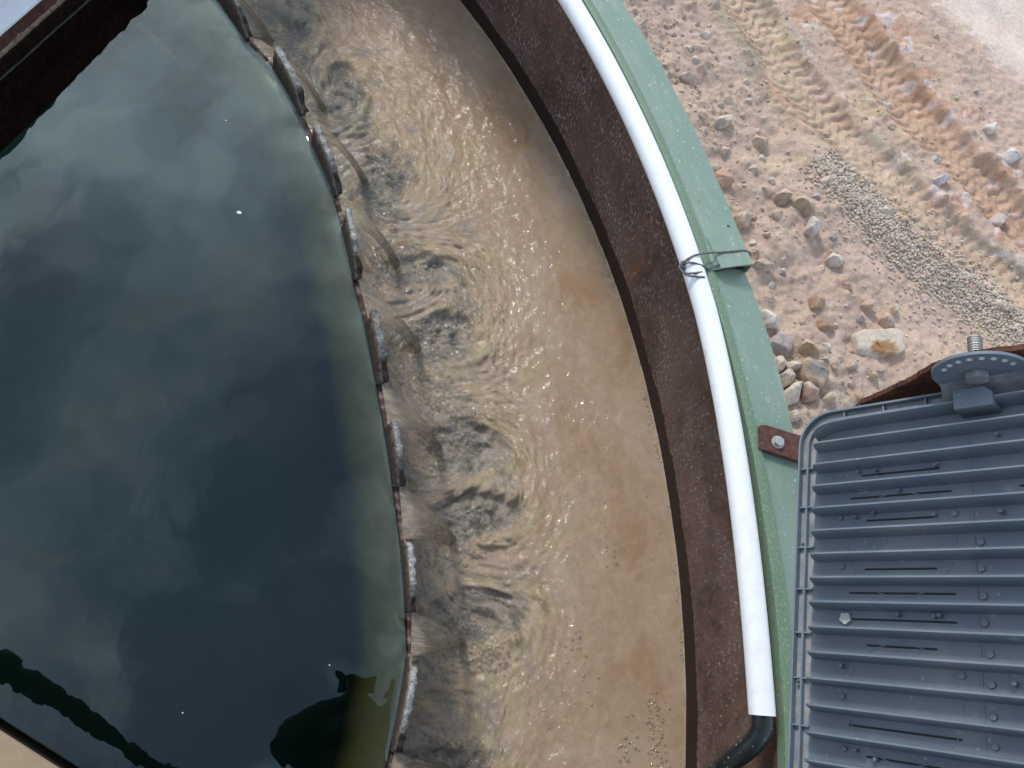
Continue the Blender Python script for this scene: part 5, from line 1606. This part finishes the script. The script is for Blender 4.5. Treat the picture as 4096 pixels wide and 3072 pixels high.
    mb = MB(); mb.tube(np.array([a + np.array([0.02, 0.0, 0.06]), a, np.array([a[0] + 0.03, a[1] - 0.02, 0.25]), np.array([a[0] + 0.03, a[1] - 0.02, -0.9])]), 0.018, 12)
    link('post', mb.mesh('post'), MAT['rust'], br)
    return


build_floodlight()


def build_strap():
    Q = lambda x, y, z: at(2600 + x / 1.4786, 900 + y / 1.4786, z)
    zt = ZR + 0.0115
    P = [Q(660, 1180, zt), Q(690, 1182, zt), Q(870, 1238, zt), Q(1100, 1310, zt), Q(1085, 1455, zt), Q(850, 1385, zt), Q(645, 1322, zt), Q(650, 1240, zt)]
    st = thing('mounting_strap', 'rusty red-brown steel strap bolted on the green rim under the floodlight', 'strap', tuple(np.mean(P, 0)))
    mb = MB(); mb.prism([p[:2] for p in P], ZR - 0.0048, zt)
    link('strap_bar', mb.mesh('strap_bar', 0.0015), MAT['redrust'], st, smooth=False)
    c = Q(755, 1285, zt)
    mb = MB(); mb.prism([(c[0] + 0.0150 * math.cos(a), c[1] + 0.0150 * math.sin(a)) for a in np.linspace(0, 6.283, 28, endpoint=False)], zt - 0.0005, zt + 0.0022)
    link('washer', mb.mesh('washer', 0.0005), MAT['zinc'], st, smooth=False)
    mb = MB(); mb.prism([(c[0] + 0.0118 * math.cos(a), c[1] + 0.0118 * math.sin(a)) for a in np.linspace(0.3, 6.583, 7)[:-1]], zt + 0.0018, zt + 0.011)
    hx = link('bolt_head', mb.mesh('bolt_head', 0.0012), MAT['zinc'], st, smooth=False)


build_strap()

# ------------------------------------------------------------------ steelwork over the tank
def line_box(p0, d, m, s0, s1, b0, b1, z0, z1):
    V = []
    for s in (s0, s1):
        for b in (b0, b1):
            for z in (z0, z1):
                q = p0 + d * s + m * b; V.append((q[0], q[1], z))
    return np.array(V), [(0, 1, 3, 2), (4, 6, 7, 5), (0, 4, 5, 1), (2, 3, 7, 6), (0, 2, 6, 4), (1, 5, 7, 3)]


def build_steelwork():
    p0 = np.array([-0.957, 1.606]); d = np.array([0.535, 0.845]); d /= np.linalg.norm(d); m = np.array([-d[1], d[0]])
    g = thing('tank_girder', 'rusty girder with a white painted deck strip dipping into the tank water', 'girder', (p0[0], p0[1], 0.0))
    mb = MB(); mb.add(*line_box(p0, d, m, -1.6, 0.57, 0.0, 0.008, -0.25, 0.050)); link('skirt_plate', mb.mesh('skirt_plate'), MAT['redrust'], g, smooth=False)
    mb = MB(); mb.add(*line_box(p0, d, m, -1.6, 0.55, -0.002, 0.60, 0.0505, 0.0575)); link('white_deck', mb.mesh('white_deck'), MAT['white_deck'], g, smooth=False)
    mb = MB(); mb.add(*line_box(p0, d, m, -1.6, 1.5, 0.20, 0.206, 0.060, 0.405)); link('web_plate', mb.mesh('web_plate'), MAT['dark_steel'], g, smooth=False)
    A = p0 + d * -1.6 + m * 0.2; B = p0 + d * 0.55 + m * 0.2
    # sloping top rail
    mb = MB(); V, F = line_box(p0, d, m, -1.6, 1.5, 0.20, 0.203, 0.0, 1.0)
    s = (V[:, :2] - p0) @ d
    lo = 0.432 - 0.17 * s; hi = 0.520 - 0.075 * s
    V[:, 2] = np.where(V[:, 2] > 0.5, hi, lo)
    mb.add(V, F); link('top_rail', mb.mesh('top_rail'), MAT['dark_steel'], g, smooth=False)
    # crust along the waterline of the skirt
    s = np.linspace(-0.3, 0.5, 160); rows = []
    for (b, z) in ((0.0, 0.016), (-0.004, 0.012), (-0.006, 0.004), (-0.002, -0.006)):
        rows.append(np.array([np.r_[p0 + d * q + m * (b * (0.6 + 1.4 * max(0, float(pn(q * 60, b * 99))))), z * (0.7 + 0.9 * max(0, float(pn(q * 45, 4.0))))] for q in s]))
    V = np.swapaxes(np.array(rows), 0, 1)
    me = mesh_np('waterline_crust', V.reshape(-1, 3), gridF(len(s), 4), np.tile((0.30, 0.20, 0.13), (len(s) * 4, 1)))
    link('waterline_crust', me, MAT['crust'], g)
    # low tan beam at the other side
    a, b = at(0, 2925, 0.045)[:2], at(230, 3072, 0.045)[:2]
    d2 = (b - a) / np.linalg.norm(b - a); m2 = np.array([d2[1], -d2[0]])
    if m2 @ np.array([-1, -1]) < 0: m2 = -m2
    w = thing('inner_beam', 'dusty tan steel beam just above the tank water', 'beam', (a[0], a[1], 0.0))
    mb = MB(); mb.add(*line_box(a, d2, m2, -1.2, 0.55, 0.0, 0.22, 0.036, 0.045)); link('top_plate', mb.mesh('top_plate'), MAT['tan_deck'], w, smooth=False)
    mb = MB(); mb.add(*line_box(a, d2, m2, -1.2, 0.55, 0.004, 0.012, -0.2, 0.0355)); link('web_plate', mb.mesh('web_plate'), MAT['dark_steel'], w, smooth=False)
    # guard rail of the walkway, seen only as a dark band mirrored in the water
    zr = 1.0
    a, b = at(0, 2653, -zr)[:2], at(633, 3072, -zr)[:2]
    d3 = (b - a) / np.linalg.norm(b - a)
    r = thing('guard_rail', 'dark pipe guard rail mirrored as a wavy black band in the tank water', 'railing', (a[0], a[1], zr))
    mb = MB(); mb.tube(np.array([np.r_[a - d3 * 0.8, zr], np.r_[a + d3 * 1.35, zr]]), 0.027, 14); link('rail_pipe', mb.mesh('rail_pipe'), MAT['dark_steel'], r)
    for q in (0.02, 0.52, 0.66):
        mb = MB(); c = np.r_[a + d3 * q, zr]; mb.tube(np.array([c - np.r_[d3 * 0.03, 0], c + np.r_[d3 * 0.03, 0]]), 0.036, 14); link('clamp', mb.mesh('clamp'), MAT['dark_steel'], r)


build_steelwork()

# flakes drifting on the tank water
for i, (x, y, s) in enumerate(((957, 851, 0.0052), (905, 482, 0.0020), (1318, 2660, 0.0016), (731, 2851, 0.0016))):
    c = at(x, y, 0.0012); r = np.random.default_rng(i)
    mb = MB(); mb.prism([(s * r.uniform(0.6, 1.1) * math.cos(a) * (1.3 if i == 0 else 1), s * r.uniform(0.6, 1.1) * math.sin(a)) for a in np.linspace(0, 6.283, 9, endpoint=False)], 0, 0.0012)
    o = link('floating_flake', mb.mesh('floating_flake'), MAT['flake'], smooth=False); o.location = c
    tag(o, 'white flake floating on the dark tank water, largest of the specks' if i == 0 else 'tiny pale speck floating on the dark tank water', 'flake', 'flakes floating on the tank water')


# ------------------------------------------------------------------ walkway and the person on it, both seen only as dark reflections
def skin_mesh(name, J, E, mat, parent=None, sub=2):
    """J: list of (x, y, z, radius)"""
    me = bpy.data.meshes.new(name)
    me.from_pydata([j[:3] for j in J], E, [])
    o = bpy.data.objects.new(name, me); COL.objects.link(o)
    sk = o.modifiers.new('skin', 'SKIN'); sk.use_smooth_shade = True
    for v, j in zip(me.skin_vertices[0].data, J): v.radius = (j[3], j[3]) if len(j) == 4 else (j[3], j[4])
    me.skin_vertices[0].data[0].use_root = True
    ss = o.modifiers.new('sub', 'SUBSURF'); ss.levels = sub; ss.render_levels = sub
    me.materials.append(mat)
    if parent is not None:
        o.parent = parent
        o.matrix_parent_inverse = Matrix.Translation(parent.location).inverted()
    return o


def build_walkway():
    w = thing('walkway', 'steel walkway deck across the tank behind the guard rail', 'walkway', (-0.8, -0.95, 0.40))
    for k in range(7):
        mb = MB(); mb.box((-2.5 + k * 0.465, -1.30, 0.405), (-2.5 + k * 0.465 + 0.46, -0.42, 0.415)); link('deck_plate', mb.mesh('deck_plate', 0.002), MAT['dark_steel'], w, smooth=False)
    for y in (-1.25, -0.48):
        mb = MB(); mb.box((-2.5, y - 0.03, 0.30), (0.78, y + 0.03, 0.4045)); link('deck_beam', mb.mesh('deck_beam', 0.003), MAT['dark_steel'], w, smooth=False)
    x0 = -0.05
    p = thing('person', 'person in dark clothes leaning over the tank with a phone, mirrored in the water', 'person', (x0, -0.70, 0.415))
    Z = 0.415
    J = [(x0, -0.66, Z + 0.88, 0.19, 0.14), (x0, -0.50, Z + 1.05, 0.20, 0.14), (x0, -0.31, Z + 1.22, 0.21, 0.14), (x0, -0.22, Z + 1.30, 0.13, 0.10), (x0, -0.17, Z + 1.37, 0.060), (x0, -0.155, Z + 1.43, 0.064), (x0, -0.14, Z + 1.52, 0.085, 0.095), (x0, -0.135, Z + 1.58, 0.07)]
    E = [(0, 1), (1, 2), (2, 3), (3, 4), (4, 5), (5, 6), (6, 7)]
    for sx, ex, wx in ((-1, -0.33, -0.085), (1, 0.23, 0.085)):
        n = len(J)
        J += [(x0 + sx * 0.19, -0.25, Z + 1.25, 0.085), (x0 + sx * 0.25, -0.24, Z + 1.16, 0.080), (ex, -0.22, Z + 1.12, 0.068), ((ex + wx) / 2, -0.15, Z + 1.25, 0.062), (wx, -0.10, Z + 1.40, 0.034), (wx * 0.92, -0.06, Z + 1.44, 0.036, 0.020)]
        E += [(3, n), (n, n + 1), (n + 1, n + 2), (n + 2, n + 3), (n + 3, n + 4), (n + 4, n + 5)]
    for sx in (-1, 1):
        n = len(J)
        J += [(x0 + sx * 0.10, -0.68, Z + 0.78, 0.092), (x0 + sx * 0.11, -0.68, Z + 0.46, 0.062), (x0 + sx * 0.115, -0.72, Z + 0.10, 0.046), (x0 + sx * 0.12, -0.70, Z + 0.045, 0.045), (x0 + sx * 0.13, -0.58, Z + 0.035, 0.036)]
        E += [(0, n), (n, n + 1), (n + 1, n + 2), (n + 2, n + 3), (n + 3, n + 4)]
    skin_mesh('body', J, E, MAT['cloth'], p)
    # fingers curled round the long sides of the phone
    for sx in (-1, 1):
        for f in range(4):
            y = -0.075 + f * 0.018; zz = Z + 1.43 + f * 0.006
            skin_mesh('finger', [(sx * 0.075, y - 0.01, zz - 0.01, 0.009), (sx * 0.088, y + 0.012, zz + 0.004, 0.0085), (sx * 0.080, y + 0.022, zz + 0.020, 0.0078), (sx * 0.062, y + 0.024, zz + 0.026, 0.007)], [(0, 1), (1, 2), (2, 3)], MAT['skin'], p, 1)
    me = bpy.data.meshes.new('hair'); bm = bmesh.new(); bmesh.ops.create_icosphere(bm, subdivisions=3, radius=1.0)
    for v in bm.verts: v.co = Vector((x0 + v.co.x * 0.092, -0.15 + v.co.y * 0.108, Z + 1.55 + v.co.z * (0.10 if v.co.z > 0 else 0.06)))
    bm.to_mesh(me); bm.free(); link('hair', me, MAT['hair'], p)
    # the phone just behind the lens
    ph = thing('phone', 'black phone held over the water, mirrored as a dark tip', 'phone', (0, 0, CAMZ + 0.02))
    back = RM @ Vector((0, 0, 1)); right = RM @ Vector((1, 0, 0)); upv = RM @ Vector((0, 1, 0))
    B = np.array([right[:], upv[:], back[:]])
    mb = MB(); mb.box((-0.115, -0.055, 0.014), (0.045, 0.020, 0.022), lambda P: np.array([0, 0, CAMZ]) + P @ B)
    link('phone_case', mb.mesh('phone_case', 0.003), MAT['phone'], ph, smooth=False)


build_walkway()
